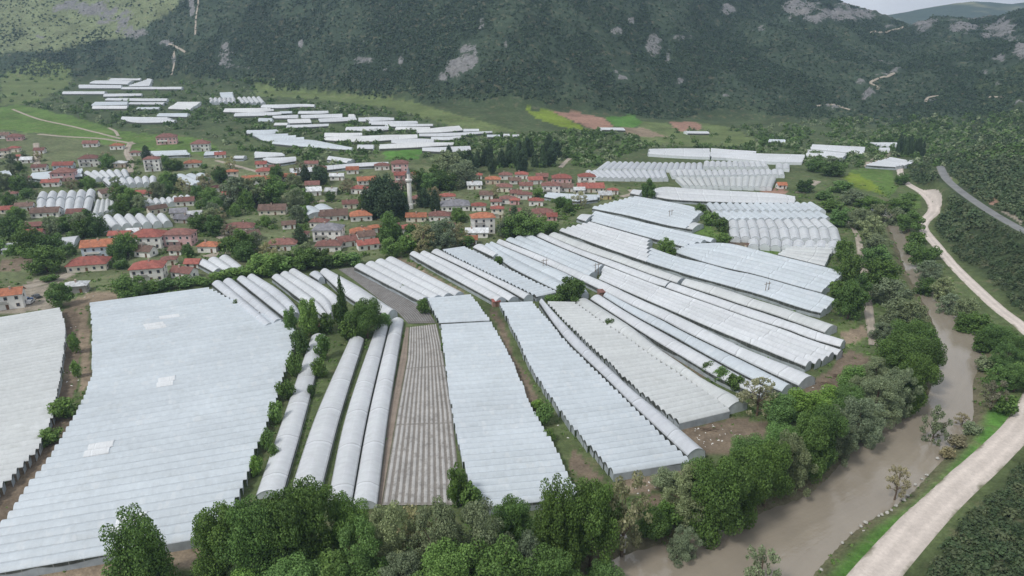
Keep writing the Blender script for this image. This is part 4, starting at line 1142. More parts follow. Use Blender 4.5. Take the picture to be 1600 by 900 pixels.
# x, y (photo pixel of the front wall's foot), width in pixels, storeys, wall, roof, hip or gable, turn in degrees
HOUSES = [
 (258,226,31,2,'w_pink','r_brick','hip',8),(311,237,32,2,'w_white','r_brick','hip',5),(343,247,16,1,'w_white','r_red','gable',10),(140,230,22,1,'w_white','r_brick','gable',0),(181,234,20,1,'w_white','r_orange','hip',0),
 (137,261,32,2,'w_white','r_brick','hip',6),(186,262,22,1,'w_beige','r_white','hip',0),(237,268,28,3,'w_white','r_brick','hip',4),(299,262,27,1,'w_white','r_orange','hip',10),(97,265,32,1,'w_blue','r_red','gable',0),
 (60,268,26,1,'w_white','r_brick','gable',0),(95,284,34,2,'w_pink','r_brick','hip',5),(78,292,28,1,'w_white','r_red','gable',0),(38,285,18,1,'w_white','r_brick','hip',0),(5,247,17,2,'w_cream','r_brick','hip',0),
 (23,251,17,1,'w_white','r_red','gable',0),(40,255,18,1,'w_white','r_white','gable',0),(20,220,26,1,'w_pink','r_brick','hip',5),(4,217,16,1,'w_white','r_brown','gable',0),(362,281,20,2,'w_cream','r_orange','hip',10),
 (390,287,30,1,'w_brick','r_orange','gable',15),(164,309,24,1,'w_white','r_brown','gable',40),(223,310,36,1,'w_white','r_red','gable',-3),(287,322,30,1,'w_white','r_brick','gable',5),(243,334,28,1,'w_cream','r_brown','gable',35),
 (68,340,40,1,'w_white','r_brown','gable',0),(116,341,26,1,'w_white','r_brick','gable',0),(36,330,30,1,'w_white','r_brown','gable',4),(47,362,30,1,'w_pink','r_brick','gable',5),(50,374,26,1,'w_pink','r_red','gable',0),
 (284,349,26,1,'w_grey','r_grey','gable',-15),(303,342,24,1,'w_white','r_white','gable',5),(186,376,38,1,'w_white','r_red','gable',-4),(227,389,50,2,'w_white','r_red','hip',-6),(278,385,50,2,'w_pink','r_brick','hip',-6),
 (324,395,38,1,'w_white','r_orange','hip',-10),(152,404,50,2,'w_blue','r_orange','gable',4),(131,425,58,1,'w_cream','r_red','hip',4),(227,441,56,2,'w_white','r_red','hip',4),(285,436,44,1,'w_white','r_brick','gable',-25),
 (371,366,42,1,'w_cream','r_brick','hip',5),(388,378,34,1,'w_white','r_brown','gable',25),(224,402,34,1,'w_white','r_brown','gable',-20),(274,399,24,1,'w_white','r_brown','gable',-10),(208,370,20,1,'w_white','r_white','gable',0),
 (8,484,44,2,'w_white','r_orange','gable',8),(115,459,32,1,'w_grey','r_white','hip',5),
 (411,275,26,1,'w_cream','r_red','hip',12),(407,288,30,1,'w_white','r_orange','gable',10),(450,283,24,1,'w_white','r_orange','gable',0),(486,262,22,1,'w_cream','r_brick','gable',0),(572,289,34,1,'w_white','r_orange','gable',12),
 (624,269,32,2,'w_pink','r_brick','hip',6),(627,287,26,2,'w_pink','r_red','gable',6),(596,266,26,1,'w_white','r_brick','hip',6),(550,272,24,1,'w_white','r_orange','gable',5),(650,280,20,1,'w_cream','r_orange','hip',0),
 (661,287,20,1,'w_white','r_brown','gable',0),(561,303,26,1,'w_white','r_red','hip',-10),(489,306,24,1,'w_white','r_white','gable',10),(517,305,22,1,'w_white','r_white','gable',-8),(526,282,26,1,'w_white','r_white','gable',-4),
 (424,336,46,1,'w_cream','r_brown','gable',0),(520,345,44,1,'w_white','r_brown','gable',10),(548,326,30,1,'w_cream','r_brick','gable',8),(562,346,38,1,'w_white','r_orange','hip',10),(498,356,28,1,'w_white','r_brick','hip',-10),
 (511,378,46,2,'w_white','r_grey','hip',-5),(512,394,46,1,'w_white','r_brick','hip',0),(439,392,52,1,'w_white','r_brick','hip',0),(562,373,40,1,'w_cream','r_orange','hip',10),(585,364,22,1,'w_white','r_orange','hip',15),
 (573,391,40,1,'w_white','r_red','gable',20),(540,386,30,1,'w_white','r_brick','gable',25),(570,378,26,1,'w_white','r_brown','gable',20),(650,347,38,1,'w_cream','r_orange','gable',0),(686,346,38,1,'w_white','r_brick','hip',0),
 (699,315,26,1,'w_white','r_red','hip',6),(655,319,30,1,'w_white','r_brick','hip',0),(748,330,28,1,'w_white','r_red','hip',0),(710,330,48,1,'w_white','r_grey','hip',6),(777,341,20,2,'w_cream','r_red','hip',0),
 (754,366,44,3,'w_white','r_orange','hip',10),(745,372,34,1,'w_white','r_white','gable',0),(737,382,20,1,'w_white','r_orange','gable',0),(793,319,24,1,'w_white','r_brick','hip',0),(770,288,30,1,'w_beige','r_orange','hip',0),
 (741,296,22,1,'w_white','r_white','gable',5),(790,281,24,1,'w_white','r_brick','hip',0),(847,283,22,1,'w_brick','r_brick','gable',0),(878,286,30,1,'w_pink','r_red','hip',4),(788,300,24,1,'w_cream','r_brick','hip',0),
 (861,305,30,2,'w_white','r_brick','hip',0),(917,290,30,2,'w_white','r_red','hip',6),(923,301,44,1,'w_cream','r_red','gable',6),(958,304,20,1,'w_white','r_red','hip',8),(885,300,24,1,'w_white','r_brown','gable',0),
 (820,312,28,1,'w_white','r_brick','hip',0),(838,322,22,1,'w_white','r_red','hip',-5),(846,342,40,1,'w_pink','r_brick','hip',5),(862,345,18,1,'w_pink','r_red','gable',5),(836,288,24,1,'w_white','r_red','gable',10),
 (804,320,18,1,'w_pink','r_red','hip',0),(806,338,20,1,'w_white','r_brick','gable',0),(945,312,20,1,'w_yellow','r_white','gable',8),(1222,295,14,1,'w_white','r_orange','gable',10),(822,297,22,1,'w_white','r_brick','gable',0),
 (805,288,20,1,'w_white','r_brown','gable',5),(720,288,24,1,'w_white','r_brick','gable',0),(905,303,20,1,'w_white','r_white','gable',4),(760,312,22,1,'w_white','r_brown','gable',0),(775,322,18,1,'w_white','r_brick','hip',0),
 (15,310,22,1,'w_white','r_brick','hip',0),(8,334,20,1,'w_cream','r_red','gable',4),(192,309,20,1,'w_white','r_brick','gable',0),(277,340,24,1,'w_white','r_grey','gable',6),(300,420,26,1,'w_white','r_red','gable',-10),(262,415,24,1,'w_cream','r_brick','hip',5),
 (407,262,20,1,'w_white','r_red','gable',5),(428,268,20,1,'w_white','r_brick','gable',0),(499,270,20,1,'w_white','r_brick','hip',0),(617,304,24,2,'w_pink','r_brick','hip',0),(745,280,20,1,'w_white','r_red','hip',0),(487,296,22,1,'w_cream','r_brick','gable',5),
 (512,345,26,1,'w_white','r_brown','gable',0),(815,280,20,1,'w_white','r_red','hip',0),(806,308,18,1,'w_cream','r_brick','gable',0),(338,300,22,1,'w_white','r_brick','hip',8),(355,310,20,1,'w_white','r_red','gable',0),(210,244,18,1,'w_white','r_brick','hip',0),
 (20,238,18,1,'w_cream','r_red','hip',0),(60,240,18,1,'w_white','r_brick','gable',0),(470,374,24,1,'w_white','r_brick','hip',-8),(450,358,24,1,'w_white','r_brown','gable',10),(640,366,28,1,'w_white','r_red','hip',5),(612,362,24,1,'w_cream','r_brick','gable',12),(700,360,26,1,'w_white','r_brick','hip',0),
]
def house_zone(x, y):
    if x > 1100: return 'beside the far arched rows'
    if x >= 795: return 'at the river end of the village'
    if x >= 642: return 'between minaret and river end' if y < 335 else 'above the lumpy white greenhouse'
    if x >= 400: return 'behind the village centre trees' if y < 312 else 'in the village centre'
    if y < 256: return 'along the upper meadow'
    if y < 348: return 'around the garden domes'
    return 'facing the huge greenhouses'

def make_house(x, y, w, st, wall, roof, kind, deg, label):
    foot = unproj(x, y)
    s = px_per_m(foot)
    wid = float(np.clip(w / s * random.uniform(.76, 1.0), 4.5, 19)); dep = wid * random.uniform(.62, .78) if kind == 'hip' or wid < 9 else wid * random.uniform(.45, .58)
    dep = max(dep, 4.5)
    yaw = math.radians(deg) - math.atan2(foot[0], foot[1]) * .35
    cx, cy = foot[0] - math.sin(-yaw) * 0, foot[1] + dep / 2
    z = hz((cx, cy)) - .1
    HOUSE_BOX.append((x - w * .55, y - w * .75, x + w * .55, y + 5))
    root = empty('house', (cx, cy, z), yaw)
    tag(root, label, 'house', 'houses of the village')
    hgt = 2.85 * st + (.35 if wid > 8 else -.1)
    W, D = wid / 2, dep / 2
    b = MB(); b.box(-W, -D, -1.2, W, D, hgt)
    if kind == 'gable':
        rh = min(dep * .30, 2.6)
        b.add([(-W, -D, hgt), (-W, D, hgt), (-W, 0, hgt + rh), (W, -D, hgt), (W, D, hgt), (W, 0, hgt + rh)], [(0, 2, 1), (3, 4, 5)])
    b.build('wall', M[wall], root)
    o = .55; t = .16; r = MB()
    if kind == 'gable':
        e = hgt - o * rh / D
        P = [(-W - o, -D - o, e), (W + o, -D - o, e), (W + o, 0, hgt + rh + .08), (-W - o, 0, hgt + rh + .08), (W + o, D + o, e), (-W - o, D + o, e)]
        for q in ((0, 1, 2, 3), (3, 2, 4, 5)):
            v = [P[i] for i in q]
            r.add(v + [(a, b_, c_ + t) for a, b_, c_ in v], [(3, 2, 1, 0), (4, 5, 6, 7), (0, 1, 5, 4), (1, 2, 6, 5), (2, 3, 7, 6), (3, 0, 4, 7)])
        top = hgt + rh
    else:
        rh = min(dep * .26, 2.8); rl = max(W - D * .95, .25)
        lo = [(-W - o, -D - o), (W + o, -D - o), (W + o, D + o), (-W - o, D + o)]
        V = [(a, b_, hgt) for a, b_ in lo] + [(a, b_, hgt + t) for a, b_ in lo] + [(-rl, 0, hgt + rh + t), (rl, 0, hgt + rh + t)]
        r.add(V, [(3, 2, 1, 0), (0, 1, 5, 4), (1, 2, 6, 5), (2, 3, 7, 6), (3, 0, 4, 7), (4, 5, 9, 8), (6, 7, 8, 9), (5, 6, 9), (7, 4, 8)])
        top = hgt + rh
    rf = r.build('roof', M[roof], root)
    if wid > 7 and random.random() < .75:
        c = MB(); cx_ = random.uniform(-.5, .5) * W; c.box(cx_ - .3, -.9, top - 1.6, cx_ + .3, -.3, top + .75); c.box(cx_ - .38, -.98, top + .75, cx_ + .38, -.22, top + .9)
        c.build('chimney', M['chim'], rf)
    if s > 1.55:
        nw = max(2, int(wid / 3.1)); nd = max(1, int(dep / 3.6))
        for f in range(st):
            z0 = 1.0 + 2.85 * f
            for i in range(nw):
                xx = -W + wid * (i + .5) / nw
                if f == 0 and i == nw // 2:
                    d = MB(); d.box(xx - .5, -D - .05, 0, xx + .5, -D + .05, 2.1); d.build('door', M['door'], root); continue
                wb = MB(); wb.box(xx - .62, -D - .06, z0 - .06, xx + .62, -D + .05, z0 + 1.36)
                wo = wb.build('window', M['w_white'] if wall != 'w_white' else M['chim'], root)
                p = MB(); p.box(xx - .5, -D - .09, z0 + .04, xx + .5, -D - .05, z0 + 1.26); p.build('pane', M['pane'], wo)
            for sx in (-1, 1):
                if (sx < 0) != (foot[0] > 0) and abs(foot[0]) > 40: continue
                for i in range(nd):
                    yy = -D + dep * (i + .5) / nd
                    wb = MB(); wb.box(min(sx * W, sx * (W + .07)), yy - .55, z0, max(sx * W, sx * (W + .07)), yy + .55, z0 + 1.25); wb.build('window', M['pane'], root)
        if st >= 2:
            bl = MB()
            for f in range(1, st):
                zf = 2.85 * f
                bl.box(-W * .8, -D - 1.1, zf - .1, W * .1, -D - .002, zf + .06); bl.box(-W * .8, -D - 1.1, zf + .06, W * .1, -D - 1.02, zf + .95)
                bl.box(-W * .8, -D - 1.02, zf + .06, -W * .8 + .08, -D - .002, zf + .95)
            bl.build('balcony', M['w_white'] if wall != 'w_white' else M['w_grey'], root)

_zone = {}
for h in HOUSES: _zone.setdefault(house_zone(h[0], h[1]), []).append(h)
for zn, hs in _zone.items():
    keyf = lambda h: (WCOL[h[4]], RCOL[h[5]])
    hs.sort(key=lambda h: h[0])
    cnt = {}
    for h in hs: cnt[keyf(h)] = cnt.get(keyf(h), 0) + 1
    seen = {}
    for h in hs:
        k = keyf(h); seen[k] = seen.get(k, 0) + 1
        size = 'tall ' if h[3] == 3 else ('two-storey ' if h[3] == 2 else 'low ')
        if cnt[k] == 1: lab = f"{size}{k[0]} house with {k[1]} roof {zn}"
        else: lab = f"{size}{k[0]} house, {k[1]} roof, {ordinal(seen[k])} from left {zn}"
        make_house(*h, lab)

# ------------------------------------------------------------------ minaret
p = unproj(641, 326)
root = tag(empty('minaret', (p[0], p[1], hz(p)), 0), 'slender white minaret with balcony and grey cone among the village trees', 'minaret')
hm = 66 / px_per_m(p) * 1.0
b = MB(); b.lathe([(1.9, -.5), (1.9, hm * .10), (1.4, hm * .14), (1.3, hm * .62)], 14); b.build('shaft', M['marble'], root)
b = MB(); b.lathe([(1.3, hm * .62), (2.0, hm * .665), (2.1, hm * .70), (2.0, hm * .705), (1.1, hm * .69)], 14); b.build('balcony', M['marble'], root)
b = MB(); b.lathe([(1.08, hm * .69), (1.05, hm * .84)], 14); b.build('upper_shaft', M['marble'], root)
b = MB(); b.lathe([(1.25, hm * .84), (.75, hm * .9), (.06, hm * .99), (.02, hm * 1.02)], 14); b.build('cone', M['lead'], root)

# ------------------------------------------------------------------ sheds, cars, poles, debris
def shed(x, y, w, wall, roof, label):
    p = unproj(x, y); s = px_per_m(p); W = w / s / 2
    root = tag(empty('shed', (p[0], p[1], hz(p)), .3), label, 'shed')
    b = MB(); b.box(-W, -W * .7, -.3, W, W * .7, 2.1); b.build('wall', M[wall], root)
    b = MB(); o = .2
    b.add([(-W - o, -W * .7 - o, 2.12), (W + o, -W * .7 - o, 2.12), (W + o, W * .7 + o, 2.6), (-W - o, W * .7 + o, 2.6), (-W - o, -W * .7 - o, 2.22), (W + o, -W * .7 - o, 2.22), (W + o, W * .7 + o, 2.7), (-W - o, W * .7 + o, 2.7)],
          [(3, 2, 1, 0), (4, 5, 6, 7), (0, 1, 5, 4), (1, 2, 6, 5), (2, 3, 7, 6), (3, 0, 4, 7)])
    b.build('roof', M[roof], root)
    b = MB(); b.box(-.5, -W * .7 - .05, 0, .4, -W * .7 - .01, 1.9); b.build('door', M['door'], root)
shed(775, 478, 12, 'w_brick', 'r_red', 'small red shed at the lower end of the lumpy white greenhouse')
shed(941, 463, 14, 'w_brick', 'r_brick', 'small red shed beside the dark round tree amid tunnels')
shed(1059, 446, 7, 'w_grey', 'r_grey', 'tiny dark shed at the end of the grassy lane tunnel')
shed(495, 518, 9, 'w_brick', 'r_orange', 'small orange-brown hut behind the bumpy single tunnel')
shed(1168, 389, 8, 'w_beige', 'r_brown', 'tiny brown hut on the bare plot by the arched rows')

def car(x, y, deg, paint, label):
    p = unproj(x, y); root = tag(empty('car', (p[0], p[1], hz(p) + .05), math.radians(deg)), label, 'car', 'cars in the house yard')
    prof = [(-2.1, .35), (2.1, .35), (2.15, .7), (1.9, .85), (1.05, .95), (.5, 1.42), (-1.1, 1.45), (-1.75, .98), (-2.1, .92)]
    n = len(prof); V = [(a, -.82, c_) for a, c_ in prof] + [(a, .82, c_) for a, c_ in prof]
    link_mesh('body', V, [tuple(range(n - 1, -1, -1)), tuple(range(n, 2 * n))] + [(i, (i + 1) % n, n + (i + 1) % n, n + i) for i in range(n)], M[paint], root)
    for sy in (-1, 1):
        g = [(.9, .98), (.45, 1.36), (-1.05, 1.38), (-1.55, 1.0)]
        link_mesh('side_window', [(a, sy * .835, c_) for a, c_ in g], [(0, 1, 2, 3)], M['pane'], root)
    link_mesh('windscreen', [(1.08, -.7, .975), (1.08, .7, .975), (.56, .66, 1.40), (.56, -.66, 1.40)], [(0, 1, 2, 3)], M['pane'], root)
    for sx in (-1.3, 1.3):
        for sy in (-1, 1):
            b = MB(); b.tube([(sx, sy * .68, .32), (sx, sy * .88, .32)], .32, 12); w_ = b.build('wheel', M['rubber'], root)
            b = MB(); b.tube([(sx, sy * .87, .32), (sx, sy * .90, .32)], .18, 8); b.build('rim', M['metal'], w_)
    for sy in (-.6, .6):
        b = MB(); b.box(2.05, sy - .18, .62, 2.17, sy + .18, .76); b.build('headlight', M['lamp'], root)
car(43, 470, 40, 'paint_blue', 'dark blue car parked beside the orange-roofed house wall')
car(57, 465, 150, 'paint_dark', 'dark car standing in the middle of the beige yard')
car(48, 474, 100, 'paint_white', 'white car parked on the yard beside the dark blue car')

def pole(x, y, hpx, label):
    p = unproj(x, y); s = px_per_m(p); h = max(hpx / s, 6.5)
    root = tag(empty('power_pole', (p[0], p[1], hz(p)), .5), label, 'power pole', 'power poles among the greenhouses')
    for sx in (-.9, .9):
        b = MB(); b.tube([(sx, 0, -.3), (sx * .9, 0, h)], [.16, .11], 7); b.build('post', M['wood'], root)
    b = MB(); b.box(-1.8, -.08, h - .9, 1.8, .08, h - .72); b.build('crossarm', M['wood'], root)
    for sx in (-1.6, 0, 1.6):
        b = MB(); b.tube([(sx, 0, h - .72), (sx, 0, h - .4)], .07, 6); b.build('insulator', M['conc'], root)
pole(851, 426, 20, 'twin-post power pole rising from the two-bay bluish greenhouse rows')
pole(932, 433, 20, 'twin-post power pole on the green spot below the three-bay greenhouse')
pole(1197, 464, 18, 'twin-post power pole beside the brown lane near the river')
pole(1047, 345, 16, 'twin-post power pole over the dark-walled bluish greenhouse')

def boulder(x, y, r, label):
    p = plane_hit(x, y, -.9)
    root = MB(); n = 9
    rs = random.Random(int(x * 7 + y))
    V, Fc = [], []
    for i, (rr, z) in enumerate([(.35, -.6), (.95, -.2), (1.0, .2), (.7, .55), (.2, .7)]):
        for k in range(n):
            q = rr * r * rs.uniform(.8, 1.15); V.append((q * math.cos(6.2832 * k / n) * 1.25, q * math.sin(6.2832 * k / n), z * r * rs.uniform(.85, 1.1)))
    for i in range(4):
        for k in range(n): Fc.append((i * n + k, i * n + (k + 1) % n, (i + 1) * n + (k + 1) % n, (i + 1) * n + k))
    Fc += [tuple(range(n - 1, -1, -1)), tuple(4 * n + k for k in range(n))]
    o = link_mesh('boulder', V, Fc, M['stone']); o.location = (p[0], p[1], -.9); o.rotation_euler.z = rs.uniform(0, 6)
    tag(o, label, 'boulder', 'boulders on the river edge')
BL = [(1448,742,.8),(1440,748,.6),(1430,757,.7),(1418,774,.7),(1412,781,.9),(1400,790,.8),(1393,797,.7),(1386,801,.9),(1378,804,.7),(1373,806,.6),(1352,816,.9),(1345,822,.7),(1330,833,.6),(1350,830,.7),(1316,848,.6),(1283,890,.7),(1465,716,.9),(1474,708,.7)]
for i, (x, y, r) in enumerate(BL):
    boulder(x, y, r * .5, f"grey stone on the grassy river bank, {ordinal(i + 1)} in line away from the island tree" if i < 16 else ('pale stone in the bank debris, larger one' if i == 16 else 'pale stone in the bank debris, smaller one'))
p = plane_hit(973, 862, -1)
o = tag(empty('gauge_pillar', (p[0], p[1], -1.4), .2), 'white concrete pillar standing at the water below the flowering tree', 'pillar')
b = MB(); b.box(-.45, -.35, 0, .45, .35, 4.2); b.build('shaft', M['conc'], o); b = MB(); b.box(-.6, -.5, 4.2, .6, .5, 4.4); b.build('cap', M['conc'], o)
for i, (x, y, lab) in enumerate([(1106, 672, 'untidy heap of planks on the bare soil below the greyish block'), (1290, 600, 'pile of timber in front of the open gable ends'), (1310, 588, 'smaller timber pile beside the path to the pallet yard')]):
    q = plane_hit(x, y); root = MB(); rs = random.Random(i)
    for k in range(14):
        a = rs.uniform(-.5, .5); L_ = rs.uniform(1.5, 3.2); x0, y0, z0 = rs.uniform(-1.6, 1.6), rs.uniform(-1, 1), .08 + .09 * (k // 3)
        root.tube([(x0 - L_ * math.cos(a) / 2, y0 - L_ * math.sin(a) / 2, z0), (x0 + L_ * math.cos(a) / 2, y0 + L_ * math.sin(a) / 2, z0 + rs.uniform(-.03, .1))], .07, 4)
    o = root.build('timber_pile', M['wood']); o.location = (q[0], q[1], 0); tag(o, lab, 'timber pile')
# ================================================================== TREES
def leaf_cloud(blobs, nleaf, size, seed, up=.15, squash=1.0):
    """leaf-sized quads over the shells of many clumps: returns vertices, flat loops, colours"""
    r = np.random.default_rng(seed)
    blobs = np.asarray(blobs, float)
    wts = blobs[:, 3] ** 2; wts /= wts.sum()
    bi = r.choice(len(blobs), nleaf, p=wts)
    d = r.normal(size=(nleaf, 3)); d /= np.linalg.norm(d, axis=1)[:, None]
    rad = blobs[bi, 3] * (1 - .55 * r.random(nleaf) ** 2.2)
    c = blobs[bi, :3] + d * rad[:, None] * np.array([1, 1, squash])
    nrm = d + .75 * r.normal(size=(nleaf, 3)); nrm[:, 2] += up; nrm /= np.linalg.norm(nrm, axis=1)[:, None]
    a = np.cross(nrm, r.normal(size=(nleaf, 3))); a /= np.linalg.norm(a, axis=1)[:, None]
    b = np.cross(nrm, a)
    s = size * r.uniform(.6, 1.35, nleaf)[:, None]
    el = r.uniform(.5, .9, nleaf)[:, None]
    V = np.stack([c - a * s, c - b * s * el, c + a * s, c + b * s * el], 1).reshape(-1, 3)
    tone = r.random(nleaf) ** 2; clump = r.random(len(blobs))[bi]
    col = np.c_[tone, np.clip(.5 * clump + .5 * r.random(nleaf), 0, 1), clump, np.ones(nleaf)]
    return V, np.arange(nleaf * 4), np.repeat(col, 4, 0)

def crown_proto(kind, seed, hi=False):
    r = random.Random(seed)
    B = []
    if kind == 'round':          # unit crown: about 10 m wide, 10 m high, foot of the crown at 0
        for k in range(34):
            a = r.uniform(0, 6.2832); z = r.uniform(.8, 9.2); R = 4.6 * math.sqrt(max(.05, 1 - ((z - 4.6) / 5.2) ** 2)) * r.uniform(.35, .92)
            B.append((R * math.cos(a), R * math.sin(a), z, r.uniform(1.0, 1.75)))
        B += [(0, 0, 4, 2.8), (0, 0, 6.3, 2.4)]
        n, s = (22000, .14) if hi else (5200, .30)
    elif kind == 'tall':         # poplar-like: clumps stacked in upright plumes
        for p in range(9):
            a = 6.2832 * p / 9 + r.uniform(-.3, .3); R = r.uniform(1.6, 3.9); top = r.uniform(7.8, 10.0) - R * .42
            for k in range(6):
                t = k / 5; B.append((R * math.cos(a) * (1 - .25 * t) + r.uniform(-.3, .3), R * math.sin(a) * (1 - .25 * t) + r.uniform(-.3, .3), .6 + (top - .6) * t, 1.6 * (1 - .42 * t) * r.uniform(.85, 1.15)))
        B += [(0, 0, 3, 2.6), (0, 0, 5.5, 2.2), (0, 0, 8, 1.4)]
        n, s = (23000, .14) if hi else (5600, .29)
    elif kind == 'column':
        for k in range(26):
            z = .3 + 9.3 * k / 25; R = 2.6 * (1 - (z / 10) ** 2.4) * .9 + .25; a = r.uniform(0, 6.28)
            B.append((R * .45 * math.cos(a), R * .45 * math.sin(a), z, R * r.uniform(.75, 1.1)))
        n, s = 3000, .32
    elif kind == 'willow':       # many soft small clumps, open outline
        for k in range(52):
            a = r.uniform(0, 6.2832); z = r.uniform(.4, 9.4); R = 4.8 * math.sqrt(max(.04, 1 - ((z - 4.0) / 5.9) ** 2)) * r.uniform(.25, 1.0)
            B.append((R * math.cos(a), R * math.sin(a), z, r.uniform(.65, 1.25)))
        B += [(0, 0, 3.6, 2.4)]
        n, s = (20000, .13) if hi else (5200, .25)
    elif kind == 'open':         # flowering / sparse tree, sky and ground show through
        for k in range(40):
            a = r.uniform(0, 6.2832); z = r.uniform(1, 9.6); R = 4.7 * math.sqrt(max(.04, 1 - ((z - 5) / 5.2) ** 2)) * r.uniform(.3, 1.0)
            B.append((R * math.cos(a), R * math.sin(a), z, r.uniform(.5, 1.05)))
        n, s = 2300, .24
    elif kind == 'pine':
        for k in range(40):
            t = k / 39; z = .2 + 9.6 * t; R = 4.6 * (1 - t) ** .5 * (.55 + .45 * min(1, t * 4)) * r.uniform(.75, 1.1); a = k * 2.4
            B.append((R * .7 * math.cos(a), R * .7 * math.sin(a), z * .92, .75 + .9 * (1 - t)))
        n, s = 3200, .30
    elif kind == 'bush':
        for k in range(16):
            a = r.uniform(0, 6.2832); z = r.uniform(1.5, 8); R = 4.2 * math.sqrt(max(.05, 1 - ((z - 3) / 6) ** 2)) * r.uniform(.3, .95)
            B.append((R * math.cos(a), R * math.sin(a), z, r.uniform(1.3, 2.4)))
        B.append((0, 0, 3, 3))
        n, s = (11000, .2) if hi else (1500, .5)
    V, lo, co = leaf_cloud(B, n, s, seed)
    return V, lo, co, B

CROWN = {}
for kind, nv in (('round', 3), ('tall', 3), ('column', 1), ('willow', 3), ('open', 2), ('pine', 2), ('bush', 3)):
    CROWN[kind] = [crown_proto(kind, 100 + 17 * i + len(kind)) for i in range(nv)]
for kind in ('round', 'tall', 'willow', 'bush'):
    CROWN[kind + '+'] = [crown_proto(kind, 300 + 13 * i + len(kind), True) for i in range(3)]
_crown_mesh = {}
def crown_mesh(kind, i, leaf):
    k = (kind, i, leaf)
    if k not in _crown_mesh:
        V, lo, co, _ = CROWN[kind][i]
        _crown_mesh[k] = link_np('crown', V, lo, 4, M[leaf], co, False)
    return _crown_mesh[k]
_trunk_mesh = {}
def trunk_mesh(kind, i):
    k = (kind, i)
    if k not in _trunk_mesh:
        b = MB(); B = CROWN[kind][i][3]; rr = random.Random(i + 5)
        b.tube([(0, 0, -3.2), (0, 0, -1.4), (.1, 0, .5), (0, .1, 3.5), (.05, 0, 7)], [.48, .36, .30, .2, .07], 8)
        lim = rr.sample(B[:-1], min(8, len(B) - 1)) if kind not in ('column', 'pine') else []
        for bx_, by_, bz_, br_ in lim:
            z0 = max(.1, bz_ * .45); b.tube([(0, 0, z0), (bx_ * .5, by_ * .5, z0 + (bz_ - z0) * .6), (bx_, by_, bz_)], [.16, .1, .03], 5)
        o = b.build('trunk', M['bark']); _trunk_mesh[k] = o.data
        bpy.data.objects.remove(o)
    return _trunk_mesh[k]

TREES = []
def tree(x, y, w, h, kind, leaf, label=None, group=None, name=None, at=None, clear=None):
    """foot (photo pixel), crown width and whole height in pixels -> metres"""
    p = unproj(x, y) if at is None else at
    z = hz(p); s = px_per_m(p)
    W = w / s; Ht = h / s / math.cos(math.atan2(CAMH - z, np.hypot(*p))) * .98
    name = name or {'round': 'broadleaf_tree', 'tall': 'poplar_tree', 'column': 'columnar_poplar', 'willow': 'willow_tree', 'open': 'open_crowned_tree', 'pine': 'conifer_tree', 'bush': 'bush'}[kind]
    i = random.randrange(len(CROWN[kind]))
    if w > 46 and y > 520 and kind + '+' in CROWN: kind += '+'
    root = empty(name, (p[0], p[1], z), random.uniform(0, 6.28))
    tag(root, label, 'bush' if kind[:4] == 'bush' else 'tree', group)
    low = (.02 if kind[:4] in ('bush', 'will') else .05) * Ht if clear is None else clear * Ht
    cz = (Ht - low) / 10.0; cw = W / 10.0
    c = bpy.data.objects.new('crown', crown_mesh(kind, i, leaf)); COL.objects.link(c); c.parent = root
    c.location = (0, 0, low); c.scale = (cw, cw * random.uniform(.9, 1.1), cz)
    if kind[:4] != 'bush':
        t = bpy.data.objects.new('trunk', trunk_mesh(kind, i)); COL.objects.link(t); t.parent = root
        t.location = (0, 0, low); ts = min(cw, cz); t.scale = (ts, ts, max(cz, ts * .5))
    TREES.append(root)
    return root

LN = {'leaf_dark': 'dark green', 'leaf_mid': 'mid green', 'leaf_bright': 'bright green', 'leaf_willow': 'grey-green', 'leaf_pale': 'pale flowering', 'leaf_pine': 'blackish green', 'leaf_bare': 'sparse brownish'}
KN = {'round': 'broad tree', 'tall': 'upright tree', 'column': 'columnar poplar', 'willow': 'soft willow', 'open': 'airy tree', 'pine': 'conifer', 'bush': 'bush'}
D, MI, BR, WI, PA, PI, BA = 'leaf_dark', 'leaf_mid', 'leaf_bright', 'leaf_willow', 'leaf_pale', 'leaf_pine', 'leaf_bare'
def belt(zone, group, items, along='x', frm='left'):
    """trees of one place; the label says which, counting trees that look alike from one end"""
    items = sorted(items, key=lambda q: q[0] if along == 'x' else -q[1])
    cnt, seen = {}, {}
    for q in items: cnt[(q[4], q[5])] = cnt.get((q[4], q[5]), 0) + 1
    for q in items:
        k = (q[4], q[5]); seen[k] = seen.get(k, 0) + 1
        base = f"{LN[k[1]]} {KN[k[0]]}"
        lab = f"{base} {zone}" if cnt[k] == 1 else f"{base}, {ordinal(seen[k])} {'from left' if along == 'x' else 'from the near end'} {zone}"
        tree(*q, label=lab, group=group)

tree(229, 925, 108, 125, 'tall', D, 'dark green upright tree standing alone before the corner of the huge greenhouse', 'trees along the near river bank')
tree(537, 508, 27, 80, 'column', D, 'tall columnar poplar beside the small village-side tunnels', 'trees among the fields')
tree(575, 528, 64, 58, 'round', D, 'broad dark green tree at the head of the twin hoop tunnels', 'trees among the fields')
tree(892, 474, 50, 40, 'round', D, 'dark round tree alone in the middle of the diagonal greenhouses', 'trees among the fields')
tree(1041, 399, 30, 26, 'round', MI, 'single mid green tree above the bright film patch', 'trees among the fields')
tree(1454, 698, 44, 62, 'open', WI, 'slender grey-green tree leaning over the water at the bank debris', 'trees on the far river bank')
tree(1397, 783, 38, 56, 'open', BA, 'nearly bare sapling on the grassy river edge', 'trees on the far river bank', clear=.2)
tree(1187, 915, 60, 75, 'open', WI, 'thin grey-green sapling at the bottom edge, rising from the river', 'trees along the near river bank')
tree(1066, 862, 58, 52, 'willow', WI, 'round grey willow bush standing at the water edge', 'trees along the near river bank')
